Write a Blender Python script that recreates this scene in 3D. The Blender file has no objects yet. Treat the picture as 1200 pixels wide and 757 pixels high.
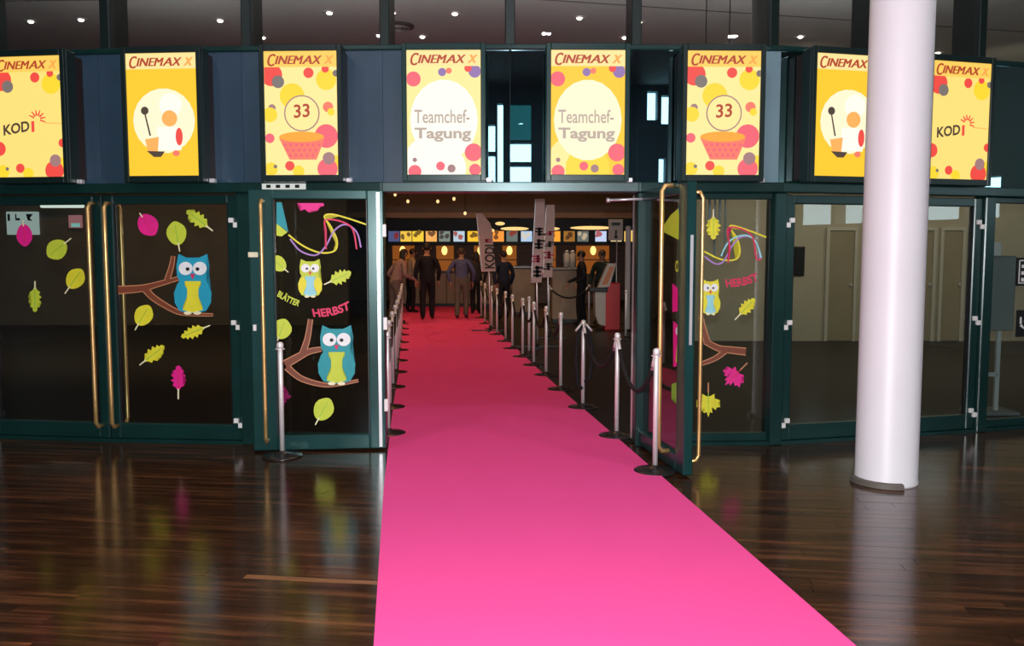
import bpy, bmesh, math, random
from mathutils import Vector, Matrix
R = random.Random(7)
S = bpy.context.scene
COL = S.collection
PI = math.pi
# ------------------------------------------------------------ camera, world, light, exposure
F = 1018.0; HC = 1.6; PITCH = math.atan(83.0 / F); CP, SP = math.cos(PITCH), math.sin(PITCH)
cam = bpy.data.cameras.new('camera'); cam.sensor_width = 36.0; cam.lens = F / 1200 * 36
co = bpy.data.objects.new('camera', cam); COL.objects.link(co)
co.location = (0, 0, HC); co.rotation_euler = (PI / 2 - PITCH, 0, 0); S.camera = co
cam.clip_start = 0.05; cam.clip_end = 200
W = bpy.data.worlds.new('world'); S.world = W; W.use_nodes = True
W.node_tree.nodes['Background'].inputs[0].default_value = (0.72, 0.92, 1.0, 1)
W.node_tree.nodes['Background'].inputs[1].default_value = 5.0
S.view_settings.view_transform = 'Standard'; S.view_settings.look = 'None'
S.view_settings.gamma = 1; S.view_settings.exposure = 0.0; S.view_settings.use_curve_mapping = False
try: S.cycles.max_bounces = 8; S.cycles.transparent_max_bounces = 16
except Exception: pass

def area(name, loc, size, power, color, rot=(0, 0, 0), sizey=None, spread=None):
    l = bpy.data.lights.new(name, 'AREA'); l.energy = power; l.color = color; l.size = size
    if sizey: l.shape = 'RECTANGLE'; l.size_y = sizey
    if spread: l.spread = spread
    o = bpy.data.objects.new(name, l); o.location = loc; o.rotation_euler = rot; COL.objects.link(o); return o
def spot(name, loc, power, color, ang=100, blend=.6, rot=(0, 0, 0), r=.08):
    l = bpy.data.lights.new(name, 'SPOT'); l.energy = power; l.color = color; l.spot_size = math.radians(ang); l.spot_blend = blend; l.shadow_soft_size = r
    o = bpy.data.objects.new(name, l); o.location = loc; o.rotation_euler = rot; COL.objects.link(o); return o
# the camera's own flash, beside the lens
area('camera_flash', (0.0, -0.02, 1.74), 0.07, 320, (1.0, .98, 1.0), (math.radians(87), 0, 0))
# foyer ceiling lamps (neutral)
for x, y in ((-3.5, 2.6), (.4, 3.4), (4.5, 2.6), (-3.5, -3), (1, -3), (5, -3)):
    area('foyer_ceiling_light', (x, y, 5.9), .5 if y > 0 else .16, 70, (1, .93, .97))
# warm lobby downlights over the carpet
for x, y, p in ((-.9, 9.2, 120), (-1.3, 12.5, 95), (-1.6, 15.5, 100), (-1.9, 18.5, 105), (-2.3, 22, 120), (-2.6, 25.5, 130)):
    spot('lobby_downlight', (x, y, 4.4), p, (1, .36, .06), 95)
for x, y, p in ((4.3, 12.3, 210), (7.5, 12.3, 210)):
    spot('lobby_side_light', (x, y, 4.4), p, (1, .86, .64), 150, .8, (math.radians(35), 0, 0), .1)
for x, y, p in ((-5.2, 14.5, 230), (-8, 14.5, 150), (1.6, 19, 110), (-3.2, 20, 60), (2.5, 25, 130)):
    spot('lobby_side_light', (x, y, 4.4), p*1.2, (1, .6, .3), 150, .8, (math.radians(25), 0, 0), .1)
# added spots, hidden behind the poster band, to brighten the lobby ceiling
for x in (-3.9, -1.3, 1.3, 3.9):
    spot('ceiling_fill_light', (x, 8.9 + .1*abs(x), 2.9), 88, (1, .93, .9), 165, .8, (PI, 0, 0), .03)

# ------------------------------------------------------------ helpers
def ray(px, py):
    u = (px - 600) / F; v = (378.5 - py) / F
    return Vector((u, CP + v * SP, -SP + v * CP))
def flo(px, py, z=0.0):
    d = ray(px, py); t = (z - HC) / d.z; return Vector((d.x * t, d.y * t, z))
def atY(px, py, Y):
    d = ray(px, py); t = Y / d.y; return Vector((d.x * t, Y, HC + d.z * t))
class Fr:
    """a vertical plane: local x runs along it, local -y faces the camera side, z up"""
    def __init__(s, o, a, z=0.0): s.o = Vector((o[0], o[1])); s.a = a; s.z = z
    def sub(s, x, off=0, z=0.0):
        c, n = math.cos(s.a), math.sin(s.a)
        return Fr((s.o.x + c * x - n * off, s.o.y + n * x + c * off), s.a, s.z + z)
    def px(s, px, py, off=0):
        d = ray(px, py); c, n = math.cos(s.a), math.sin(s.a)
        # local y of point t*d : (p-o).(-n,c)
        den = -n * d.x + c * d.y; num = off + (-n * s.o.x + c * s.o.y); t = num / den
        p = Vector((d.x * t, d.y * t)) - s.o
        return (p.x * c + p.y * n, HC + d.z * t - s.z)
    def w(s, x, y, z=0):
        c, n = math.cos(s.a), math.sin(s.a)
        return Vector((s.o.x + c * x - n * y, s.o.y + n * x + c * y, s.z + z))
def fr2(A, B): return Fr((A[0], A[1]), math.atan2(B[1] - A[1], B[0] - A[0]))

def lin(c):
    return tuple(((x / 255) / 12.92 if x / 255 <= .04045 else ((x / 255 + .055) / 1.055) ** 2.4) for x in c)
MATS = {}
def mat(name, col=(.5, .5, .5), rough=.5, metal=0, emit=0, spec=.5, noise=.0, scale=8, bump=0, coat=0, stretch=(1, 1, 1)):
    if name in MATS: return MATS[name]
    m = bpy.data.materials.new(name); m.use_nodes = True; nt = m.node_tree; b = nt.nodes['Principled BSDF']
    b.inputs['Base Color'].default_value = (*col, 1); b.inputs['Roughness'].default_value = rough
    b.inputs['Metallic'].default_value = metal; b.inputs['Specular IOR Level'].default_value = spec
    b.inputs['Coat Weight'].default_value = coat
    if emit:
        b.inputs['Base Color'].default_value = (.02, .02, .02, 1)
        b.inputs['Emission Color'].default_value = (*col, 1); b.inputs['Emission Strength'].default_value = emit
        if noise == 0: MATS[name] = m; return m
    if noise or bump:
        tc = nt.nodes.new('ShaderNodeTexCoord'); mp = nt.nodes.new('ShaderNodeMapping'); mp.inputs['Scale'].default_value = stretch
        nz = nt.nodes.new('ShaderNodeTexNoise'); nz.inputs['Scale'].default_value = scale; nz.inputs['Detail'].default_value = 5
        nt.links.new(tc.outputs['Object'], mp.inputs[0]); nt.links.new(mp.outputs[0], nz.inputs[0])
        if noise:
            mr = nt.nodes.new('ShaderNodeMapRange'); mr.inputs['From Min'].default_value = .3; mr.inputs['From Max'].default_value = .7
            mr.inputs['To Min'].default_value = 1 - noise; mr.inputs['To Max'].default_value = 1 + noise
            nt.links.new(nz.outputs[0], mr.inputs[0])
            mx = nt.nodes.new('ShaderNodeMix'); mx.data_type = 'RGBA'; mx.blend_type = 'MULTIPLY'; mx.inputs[0].default_value = 1
            mx.inputs[6].default_value = (*col, 1); nt.links.new(mr.outputs[0], mx.inputs[7])
            nt.links.new(mx.outputs[2], b.inputs['Emission Color' if emit else 'Base Color'])
        if bump:
            bp = nt.nodes.new('ShaderNodeBump'); bp.inputs['Strength'].default_value = bump; bp.inputs['Distance'].default_value = .01
            nt.links.new(nz.outputs[0], bp.inputs['Height']); nt.links.new(bp.outputs[0], b.inputs['Normal'])
    MATS[name] = m; return m
def em(name, rgb, s=1.0): return mat(name, lin(rgb), .6, emit=s)
def glass(name, tint=(.8, .86, .85), ior=1.5, add=0.0, gc=(1, 1, 1, 1)):
    m = bpy.data.materials.new(name); m.use_nodes = True; nt = m.node_tree; nt.nodes.clear()
    out = nt.nodes.new('ShaderNodeOutputMaterial'); mix = nt.nodes.new('ShaderNodeMixShader')
    fn = nt.nodes.new('ShaderNodeFresnel'); fn.inputs[0].default_value = ior
    ge = nt.nodes.new('ShaderNodeNewGeometry'); ma = nt.nodes.new('ShaderNodeMath'); ma.operation = 'MULTIPLY_ADD'   # the pane's back face keeps the same air-to-glass ratio
    nt.links.new(ge.outputs['Backfacing'], ma.inputs[0]); ma.inputs[1].default_value = 1/ior - ior; ma.inputs[2].default_value = ior; nt.links.new(ma.outputs[0], fn.inputs[0])
    tr = nt.nodes.new('ShaderNodeBsdfTransparent'); tr.inputs[0].default_value = (*tint, 1)
    gl = nt.nodes.new('ShaderNodeBsdfGlossy'); gl.inputs['Roughness'].default_value = .004; gl.inputs[0].default_value = gc
    if add:
        ad = nt.nodes.new('ShaderNodeMath'); ad.operation = 'ADD'; ad.inputs[1].default_value = add; ad.use_clamp = True
        nt.links.new(fn.outputs[0], ad.inputs[0]); nt.links.new(ad.outputs[0], mix.inputs[0])
    else: nt.links.new(fn.outputs[0], mix.inputs[0])
    nt.links.new(tr.outputs[0], mix.inputs[1]); nt.links.new(gl.outputs[0], mix.inputs[2])
    nt.links.new(mix.outputs[0], out.inputs[0]); return m

class MB:
    def __init__(s): s.v = []; s.f = []; s.m = []; s.sm = []
    def add(s, vs, fs, mi=0, smooth=False):
        n = len(s.v); s.v += [tuple(v) for v in vs]
        for f in fs: s.f.append([i + n for i in f]); s.m.append(mi); s.sm.append(smooth)
        return s
    def box(s, x0, x1, y0, y1, z0, z1, mi=0):
        return s.add([(x0,y0,z0),(x1,y0,z0),(x1,y1,z0),(x0,y1,z0),(x0,y0,z1),(x1,y0,z1),(x1,y1,z1),(x0,y1,z1)],
              [(0,3,2,1),(4,5,6,7),(0,1,5,4),(1,2,6,5),(2,3,7,6),(3,0,4,7)], mi)
    def bev(s, x0, x1, y0, y1, z0, z1, b=.006, mi=0):
        """box with chamfered vertical and horizontal front edges (a plain chamfer all round)"""
        xs = (x0, x0 + b, x1 - b, x1); vs = []; idx = {}
        bm = bmesh.new(); bmesh.ops.create_cube(bm, size=1)
        for v in bm.verts: v.co = Vector((x0 + (x1-x0)*(v.co.x+.5), y0 + (y1-y0)*(v.co.y+.5), z0 + (z1-z0)*(v.co.z+.5)))
        bmesh.ops.bevel(bm, geom=bm.edges[:], offset=b, segments=1, affect='EDGES')
        bm.verts.index_update(); s.add([v.co[:] for v in bm.verts], [[v.index for v in f.verts] for f in bm.faces], mi); bm.free(); return s
    def tube(s, pts, r, n=10, mi=0, caps=True, closed=False):
        pts = [Vector(p) for p in pts]; rs = r if isinstance(r, (list, tuple)) else [r] * len(pts)
        vs = []; fs = []; up = None
        for i, p in enumerate(pts):
            if closed: t = (pts[(i+1) % len(pts)] - pts[i-1])
            else: t = (pts[min(i+1, len(pts)-1)] - pts[max(i-1, 0)])
            if t.length < 1e-9: t = Vector((0, 0, 1))
            t.normalize()
            if up is None: up = Vector((0, 0, 1)) if abs(t.z) < .9 else Vector((1, 0, 0))
            a = t.cross(up); a.normalize(); b = t.cross(a); up = -b
            for k in range(n):
                an = 2 * PI * k / n; vs.append(p + (a * math.cos(an) + b * math.sin(an)) * rs[i])
        m = len(pts)
        for i in range(m if closed else m - 1):
            j = (i + 1) % m
            for k in range(n): fs.append((i*n+k, j*n+k, j*n+(k+1) % n, i*n+(k+1) % n))
        if caps and not closed: fs.append(tuple(range(n))[::1]); fs.append(tuple(range((m-1)*n, m*n))[::-1])
        return s.add(vs, fs, mi, True)
    def lathe(s, prof, cx=0, cy=0, n=20, mi=0):
        vs = []; fs = []
        for r, z in prof:
            for k in range(n): a = 2*PI*k/n; vs.append((cx + r*math.cos(a), cy + r*math.sin(a), z))
        for i in range(len(prof)-1):
            for k in range(n): fs.append((i*n+k, i*n+(k+1) % n, (i+1)*n+(k+1) % n, (i+1)*n+k))
        fs.append(tuple(range(n))[::-1]); fs.append(tuple(range((len(prof)-1)*n, len(prof)*n)))
        return s.add(vs, fs, mi, True)
    def plate(s, pts, y0, y1, mi=0):
        """outline in x,z made into a thin plate between local y0 (front) and y1"""
        n = len(pts); vs = [(x, y0, z) for x, z in pts] + [(x, y1, z) for x, z in pts]
        bm = bmesh.new(); fv = [bm.verts.new(v) for v in vs[:n]]
        try:
            f = bm.faces.new(fv); r = bmesh.ops.triangulate(bm, faces=[f], ngon_method='EAR_CLIP')
            bm.verts.index_update(); tris = [[v.index for v in f.verts] for f in bm.faces]
        except ValueError: tris = []
        bm.free()
        fs = tris + [(i, i+n, (i+1) % n + n, (i+1) % n) for i in range(n)]
        return s.add(vs, fs, mi)
    def blob(s, c, r, mi=0, n=12, k=8):
        vs = []; fs = []
        for i in range(k+1):
            ph = PI*i/k
            for j in range(n):
                a = 2*PI*j/n; vs.append((c[0]+r[0]*math.sin(ph)*math.cos(a), c[1]+r[1]*math.sin(ph)*math.sin(a), c[2]+r[2]*math.cos(ph)))
        for i in range(k):
            for j in range(n): fs.append((i*n+j, (i+1)*n+j, (i+1)*n+(j+1) % n, i*n+(j+1) % n))
        return s.add(vs, fs, mi, True)
    def mesh(s, name, mats):
        me = bpy.data.meshes.new(name); me.from_pydata(s.v, [], s.f)
        for m in (mats if isinstance(mats, (list, tuple)) else [mats]): me.materials.append(m)
        me.polygons.foreach_set('material_index', s.m); me.polygons.foreach_set('use_smooth', s.sm); me.update()
        return me
    def build(s, name, mats, parent=None, **kw):
        o = bpy.data.objects.new(name, s.mesh(name, mats)); COL.objects.link(o)
        if parent: o.parent = parent
        for k, v in kw.items(): o[k] = v
        return o
def tag(o, label=None, cat=None, group=None, kind=None):
    if label: o['label'] = label
    if cat: o['category'] = cat
    if group: o['group'] = group
    if kind: o['kind'] = kind
    return o
def empty(name, loc=(0, 0, 0), rz=0, **t):
    o = bpy.data.objects.new(name, None); o.location = loc; o.rotation_euler = (0, 0, rz); o.empty_display_size = .1; COL.objects.link(o); return tag(o, **t)
def efr(name, fr, **t): return empty(name, (fr.o.x, fr.o.y, fr.z), fr.a, **t)
def dup(root, loc=None, rz=None, **t):
    def cp(o, par):
        c = o.copy(); COL.objects.link(c)
        if par: c.parent = par
        for ch in list(o.children): cp(ch, c)
        return c
    c = cp(root, None)
    if loc is not None: c.location = loc
    if rz is not None: c.rotation_euler = (0, 0, rz)
    return tag(c, **t)
TXT = {}
def text_tris(s, bold=0.0, shear=0.0):
    """letter shapes of the built-in font normalised to 0..1 in x and y"""
    k = (s, bold, shear)
    if k in TXT: return TXT[k]
    c = bpy.data.curves.new('t', 'FONT'); c.body = s; c.offset = bold; c.shear = shear; c.resolution_u = 3
    o = bpy.data.objects.new('t', c); COL.objects.link(o); dg = bpy.context.evaluated_depsgraph_get()
    me = o.evaluated_get(dg).to_mesh(); vs = [v.co.copy() for v in me.vertices]; fs = [list(p.vertices) for p in me.polygons]
    o.to_mesh_clear() if hasattr(o, 'to_mesh_clear') else None
    bpy.data.objects.remove(o); bpy.data.curves.remove(c)
    x0 = min(v.x for v in vs); x1 = max(v.x for v in vs); y0 = min(v.y for v in vs); y1 = max(v.y for v in vs)
    TXT[k] = ([((v.x-x0)/(x1-x0), (v.y-y0)/(y1-y0)) for v in vs], fs); return TXT[k]
def put_text(mb, s, fn, y, mi=0, bold=.0, shear=0.0):
    """fn maps (u,v) to local (x,z)"""
    vs, fs = text_tris(s, bold, shear)
    mb.add([(*(lambda q: (q[0], y, q[1]))(fn(u, v)),) for u, v in vs], fs, mi)

# ------------------------------------------------------------ materials
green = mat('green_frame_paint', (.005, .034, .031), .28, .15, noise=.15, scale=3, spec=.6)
greenf = mat('green_frame_flash_lit', (.012, .065, .062), .24, .35, noise=.15, scale=3, spec=.7)  # lighter copy of the frame green, with the flash light in its colour
dark = mat('black_metal', (.012, .014, .015), .4, .2)
brass = mat('brass', (.8, .52, .2), .34, .75, noise=.12, scale=6)
chrome = mat('chrome', (.9, .88, .87), .42, .4, noise=.05, scale=20)
basem = mat('dark_base', (.05, .045, .045), .25, .7)
silver = mat('silver_metal', (.75, .76, .78), .35, .6)
whitep = mat('white_plastic', (.8, .8, .78), .4)
gl = glass('door_glass', (.8, .85, .84)); glc = glass('clerestory_glass', (.9, .92, .92)); glr = glass('coated_glass', (.2, .36, .4), 1.5, .38, (.55, .92, 1, 1))
blue = mat('blue_grey_panel', (.026, .056, .09), .35, 0, noise=.2, scale=1.2)
rope_m = mat('black_velvet', (.008, .008, .009), .85, noise=.3, scale=60)

# ------------------------------------------------------------ facade nodes
NP = [(-330, 503), (-168, 507), (-14, 512), (132.6, 516.5), (294.7, 519.5), (453.8, 521), (598, 521.5), (743, 521), (904, 520), (1023, 513), (1143, 505), (1290, 494), (1450, 481)]
N = [flo(*p) for p in NP]           # N[3] = node 1 ... index = node+2
FA = [fr2(N[i], N[i+1]) for i in range(len(N)-1)]
LEN = [(N[i+1]-N[i]).length for i in range(len(N)-1)]
Z1, Z2, Z3, ZC = 2.08, 2.16, 3.215, 4.6

# ------------------------------------------------------------ foyer floor of planks
fa = math.atan2(-.13, 1)
floor = empty('floor', (0, 0, 0), fa, kind='structure')
def wood():
    m = bpy.data.materials.new('dark_wood_planks'); m.use_nodes = True; nt = m.node_tree; b = nt.nodes['Principled BSDF']; L = nt.links.new
    g = nt.nodes.new('ShaderNodeNewGeometry'); tc = nt.nodes.new('ShaderNodeTexCoord')
    mp = nt.nodes.new('ShaderNodeMapping'); mp.inputs['Scale'].default_value = (.6, 9, 1)
    ad = nt.nodes.new('ShaderNodeVectorMath'); ad.operation = 'MULTIPLY_ADD'
    L(tc.outputs['Object'], mp.inputs[0])
    cmb = nt.nodes.new('ShaderNodeCombineXYZ'); L(g.outputs['Random Per Island'], cmb.inputs[0]); L(g.outputs['Random Per Island'], cmb.inputs[2])
    L(cmb.outputs[0], ad.inputs[0]); ad.inputs[1].default_value = (40, 40, 40); L(mp.outputs[0], ad.inputs[2])
    nz = nt.nodes.new('ShaderNodeTexNoise'); nz.inputs['Scale'].default_value = 2.2; nz.inputs['Detail'].default_value = 7; nz.inputs['Roughness'].default_value = .65
    L(ad.outputs[0], nz.inputs[0])
    cr = nt.nodes.new('ShaderNodeValToRGB'); e = cr.color_ramp.elements
    e[0].position = .3; e[0].color = (.013, .0055, .003, 1); e[1].position = .72; e[1].color = (.2, .082, .034, 1)
    x = e.new(.52); x.color = (.06, .024, .011, 1)
    L(nz.outputs[0], cr.inputs[0])
    r2 = nt.nodes.new('ShaderNodeValToRGB'); q = r2.color_ramp.elements
    q[0].position = 0; q[0].color = (.35, .33, .33, 1); q[1].position = 1; q[1].color = (1.9, 1.55, 1.3, 1); a = q.new(.8); a.color = (.85, .78, .72, 1)
    L(g.outputs['Random Per Island'], r2.inputs[0])
    mx = nt.nodes.new('ShaderNodeMix'); mx.data_type = 'RGBA'; mx.blend_type = 'MULTIPLY'; mx.inputs[0].default_value = 1
    L(cr.outputs[0], mx.inputs[6]); L(r2.outputs[0], mx.inputs[7]); L(mx.outputs[2], b.inputs['Base Color'])
    b.inputs['Specular IOR Level'].default_value = .62
    n2 = nt.nodes.new('ShaderNodeTexNoise'); n2.inputs['Scale'].default_value = 1.3; mr = nt.nodes.new('ShaderNodeMapRange')
    mr.inputs['To Min'].default_value = .12; mr.inputs['To Max'].default_value = .2
    L(tc.outputs['Object'], n2.inputs[0]); L(n2.outputs[0], mr.inputs[0]); L(mr.outputs[0], b.inputs['Roughness'])
    bp = nt.nodes.new('ShaderNodeBump'); bp.inputs['Strength'].default_value = .06; bp.inputs['Distance'].default_value = .004
    L(nz.outputs[0], bp.inputs['Height']); L(bp.outputs[0], b.inputs['Normal'])
    return m
woodm = wood()
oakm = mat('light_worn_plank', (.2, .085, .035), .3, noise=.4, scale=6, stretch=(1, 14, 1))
sub = MB().box(-14, 14, -12, 10, -.08, -.006); sub.build('subfloor', mat('subfloor_black', (.006, .004, .003), .8), floor, kind='structure')
CL = [(438, 757), (450, 570), (459, 492), (462, 468), (466.7, 440), (471, 385.6), (474, 359.5)]
CR = [(1000, 757), (787, 570), (700, 494), (673, 471), (641, 443), (575, 380.5), (553, 359.5)]
cl = [flo(*p) for p in CL]; cr_ = [flo(*p) for p in CR]
def carpet_x(y):
    def ip(a):
        if y <= a[0].y: d = (a[1]-a[0]); return a[0].x + d.x/d.y*(y-a[0].y)
        for p, q in zip(a, a[1:]):
            if y <= q.y: return p.x + (q.x-p.x)*(y-p.y)/(q.y-p.y)
        return a[-1].x
    return ip(cl), ip(cr_)
PW = .088
planks = []
ca, sa = math.cos(fa), math.sin(fa)
for row in range(int(-11/PW), int(9.4/PW)):
    x = -12 - R.random()*1.5
    while x < 12:
        L_ = R.choice((.9, 1.2, 1.5, 1.8)); xc = x + L_/2; yc = (row+.5)*PW
        wx, wy = xc*ca - yc*sa, xc*sa + yc*ca
        # facade line y at wx
        fy = 7.3 + max(0, abs(wx) - 2.4)*.3
        if -9.3 < wy < fy + .3 and -10.3 < wx < 10.3:
            planks.append((x, x+L_-.0025, row*PW, row*PW+PW-.002, wx, wy))
        x += L_
def score(p):
    wx, wy = p[4], p[5]
    if wy < 3.2: return 1e9
    px = 600 + F*wx/wy
    c0, c1 = carpet_x(wy)
    if px < -60 or px > 1260: return 1e8 + wy
    if c0+.3 < wx < c1-.3: return 1e7
    return wy
planks.sort(key=score)
rest = MB()
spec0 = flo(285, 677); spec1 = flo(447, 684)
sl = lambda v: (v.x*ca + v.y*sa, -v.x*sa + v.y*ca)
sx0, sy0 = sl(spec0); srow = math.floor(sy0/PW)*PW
for i, p in enumerate(planks):
    z = R.uniform(-.0006, .0006)
    if abs(p[2]-srow) < 1e-6 and p[1] > sx0 and p[0] < sx0+1.2:
        if p[0] < sx0 - .02: p = (p[0], sx0-.003) + p[2:]
        else: continue
    if i < 290: MB().box(p[0], p[1], p[2], p[3], -.012, z).build('plank', woodm, floor)
    else: rest.box(p[0], p[1], p[2], p[3], -.012, z)
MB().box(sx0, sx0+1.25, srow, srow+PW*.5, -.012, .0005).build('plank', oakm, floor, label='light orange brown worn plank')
MB().box(sx0, sx0+1.25, srow+PW*.5+.002, srow+PW-.002, -.012, .0).build('plank', woodm, floor)
rest.build('planks', woodm, floor, kind='stuff')

# carpet
def carpet_mat():
    m = mat('pink_carpet', (.88, .085, .32), .95, spec=.1, noise=.015, scale=3, bump=0)
    return m
cp0 = cl[0] - (cl[1]-cl[0]).normalized()*5.0; cp1 = cr_[0] - (cr_[1]-cr_[0]).normalized()*6.0
la = [cp0] + cl; ra = [cp1] + cr_
k0 = min(cp0.y, cp1.y)
mb = MB(); vs = []
for a, b in zip(la, ra): vs += [(a.x, a.y, .004), (b.x, b.y, .004), (a.x, a.y, .012), (b.x, b.y, .012)]
fs = []
for i in range(len(la)-1):
    a = i*4; b = a+4
    fs += [(a+2, a+3, b+3, b+2), (a, b, b+1, a+1), (a, a+2, b+2, b), (a+1, b+1, b+3, a+3)]
fs += [(0, 1, 3, 2), (b, b+2, b+3, b+1)]
mb.add(vs, fs)
tag(mb.build('carpet_runner', carpet_mat()), 'long bright pink carpet runner leading through the open doors', 'carpet')

# ------------------------------------------------------------ lobby shell
LBF = mat('lobby_dark_floor', (.008, .007, .007), .45, noise=.3, scale=5)
mb = MB(); pl = [(-12, 7.6 + .8)] + [(n.x, n.y+.03) for n in N] + [(12, 9.6), (12, 31), (-12, 31)]
pl = [(-12, N[0].y+.2)] + [(n.x, n.y+.03) for n in N] + [(12, N[-1].y+.5), (12, 31), (-12, 31)]
mb.add([(x, y, .0035) for x, y in pl] + [(x, y, -.1) for x, y in pl], [tuple(range(len(pl))), tuple(range(len(pl), 2*len(pl)))[::-1]])
mb.build('floor', LBF, kind='structure')
CEM = mat('lobby_ceiling_plaster', (.38, .4, .385), .8, noise=.05, scale=1)
mb = MB()
pc = [(-12, N[0].y+.2)] + [(n.x, n.y+.2) for n in N] + [(12, N[-1].y+.5), (12, 31), (-12, 31)]
mb.add([(x, y, ZC) for x, y in pc] + [(x, y, ZC+.1) for x, y in pc], [tuple(range(len(pc)))[::-1], tuple(range(len(pc), 2*len(pc)))])
ceil = mb.build('ceiling', CEM, kind='structure')
for p, q in (((-1.5, 10.2), (9, 12.6)), ((-11, 10.9), (-2, 10.5))):  # shallow ceiling joints
    a = math.atan2(q[1]-p[1], q[0]-p[0]); d = Vector((q[0]-p[0], q[1]-p[1])).length
    f_ = Fr(p, a); v = [f_.w(0, -.012, ZC-.006), f_.w(d, -.012, ZC-.006), f_.w(d, .012, ZC-.006), f_.w(0, .012, ZC-.006)]
    MB().add([*v, *[w+Vector((0, 0, .006)) for w in v]], [(3, 2, 1, 0), (4, 5, 6, 7), (0, 1, 5, 4), (1, 2, 6, 5), (2, 3, 7, 6), (3, 0, 4, 7)]).build('ceiling_joint', mat('joint_grey', (.1, .09, .09), .8), ceil)
brown = mat('brown_wood_wall', (.1, .055, .03), .5, noise=.25, scale=2, stretch=(1, 1, 6))
beige = mat('beige_wall', (.42, .36, .26), .75, noise=.06, scale=1.5)
dkb = mat('dark_brown_wall', (.09, .07, .05), .7, noise=.15, scale=2)
MB().box(-12, 12, 29, 29.3, 0, ZC).build('wall_back', brown, kind='structure')
MB().box(2.95, 12, 15.6, 15.9, 0, ZC).build('wall_right', beige, kind='structure')
MB().box(-12, -3.6, 19, 19.2, 0, ZC).build('wall_left', dkb, kind='structure')
MB().box(-12.2, -12, 7, 31, 0, ZC).build('wall_west', dkb, kind='structure')
MB().box(12, 12.2, 7, 31, 0, ZC).build('wall_east', beige, kind='structure')
# dark soffit over the far bar
MB().box(-9, 9, 24.5, 29, 2.62, ZC).build('trim_1', mat('soffit_brown', (.13, .075, .045), .6, noise=.15, scale=1), kind='structure')
MB().box(-9, 9, 24.4, 24.5, 2.56, 2.7).build('trim_2', mat('soffit_edge', (.3, .16, .08), .5), kind='structure')
# foyer shell behind the camera
fw = mat('foyer_wall_grey', (.17, .165, .16), .8, noise=.08, scale=1)
fwd = mat('foyer_wall_blue', (.12, .16, .19), .8, noise=.08, scale=1)
mb = MB()
WINS = [(-1.2, -.95, 3.4, 4.15), (-1.2, -.95, 4.25, 4.95), (-.9, -.74, 3.4, 5.5), (.45, 1.02, 3.38, 3.87), (.45, 1.02, 3.98, 4.47), (.45, 1.02, 4.55, 5.5), (4.5, 4.78, 5.1, 5.85), (4.88, 5.2, 5.0, 5.75), (4.83, 5.02, 3.34, 4.1)]
def wall_with_holes(mb, y0, y1, X0, X1, Z0_, Z1_, holes, swap=False):
    xs = sorted({X0, X1, *[h[0] for h in holes], *[h[1] for h in holes]}); zs = sorted({Z0_, Z1_, *[h[2] for h in holes], *[h[3] for h in holes]})
    for a, b in zip(xs, xs[1:]):
        for c, d in zip(zs, zs[1:]):
            if any(h[0] <= a and b <= h[1] and h[2] <= c and d <= h[3] for h in holes): continue
            if swap: mb.box(y0, y1, a, b, c, d)
            else: mb.box(a, b, y0, y1, c, d)
wall_with_holes(mb, -9.3, -9, -11, 11, 0, 6, WINS); w_ = mb.build('wall_front', fwd, kind='structure')
MB().box(.4, 1.07, -9.2, -9.19, 4.5, 5.55).build('grey_pane', glass('grey_teal_glass', (.12, .22, .22)), w_)
SW = [(-5.2 + i*1.1, -4.2 + i*1.1, 2.15, 2.8) for i in range(9)]
SW += [(-1.5, -1.1, 3.3, 4.1), (-1.0, -.55, 3.3, 3.7), (-1.45, -.9, 4.2, 5.1), (-.8, -.5, 3.8, 5.1)]  # unseen openings added to give the upper right glass cyan reflections
mb = MB(); wall_with_holes(mb, 10.5, 10.8, -9.3, 9.0, 0, 6, SW, True); w_ = mb.build('wall_side', fw, kind='structure')
MB().box(10.6, 10.61, -1.6, -.4, 3.2, 5.2).build('reflection_tint_pane', glass('teal_glass', (.12, .4, .42)), w_)  # added out of view to tint that reflection teal
MB().box(-10.8, -10.5, -9.3, 8.6, 0, 6).build('wall_side', fwd, kind='structure')
MB().box(-11, 11, -9.3, 7.35, 6, 6.2).build('ceiling', mat('foyer_ceiling', (.3, .3, .3), .8), kind='structure')
mb = MB(); mb.box(-12, 12, 7.25, 10.5, 6, 6.2); mb.build('ceiling', mat('foyer_ceiling', (.3, .3, .3), .8), kind='structure')
for i in range(len(N)-1):   # wall above the clerestory
    pass

# ------------------------------------------------------------ facade
wn = 0; tn = 2
def gap_pane(fr, x0, x1, z0, z1, off, m, name='window'):
    global wn; wn += 1
    o = efr(f'window_{wn}', fr, kind='structure')
    MB().box(x0, x1, off-.004, off+.004, z0, z1).build('pane', m, o); return o
for i in range(len(N)-1):
    fr = FA[i]; L_ = LEN[i]
    # header, box-zone bands, clerestory
    tn += 1; h = efr(f'trim_{tn}', fr, kind='structure')
    MB().bev(-.02, L_+.02, -.12, .08, Z1, Z2, .008).build('header_beam', mat('header_flash_lit', (.09, .14, .14), .3, .5) if i in (5, 6) else green, h)  # middle header is paler: flash light put into its colour
    MB().bev(-.02, L_+.02, -.03, .12, Z3, Z3+.045, .008).build('sill_beam', green, h)
    MB().box(-.02, L_+.02, .1, .2, ZC-.03, 6.0).build('bulkhead', fw, h)
    if i not in (5, 6): MB().box(0, L_, -.06, .06, .0, .03).build('threshold', green, h)
    gap_pane(fr, .03, L_-.03, Z3+.06, ZC-.03, .15, glc)
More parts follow.
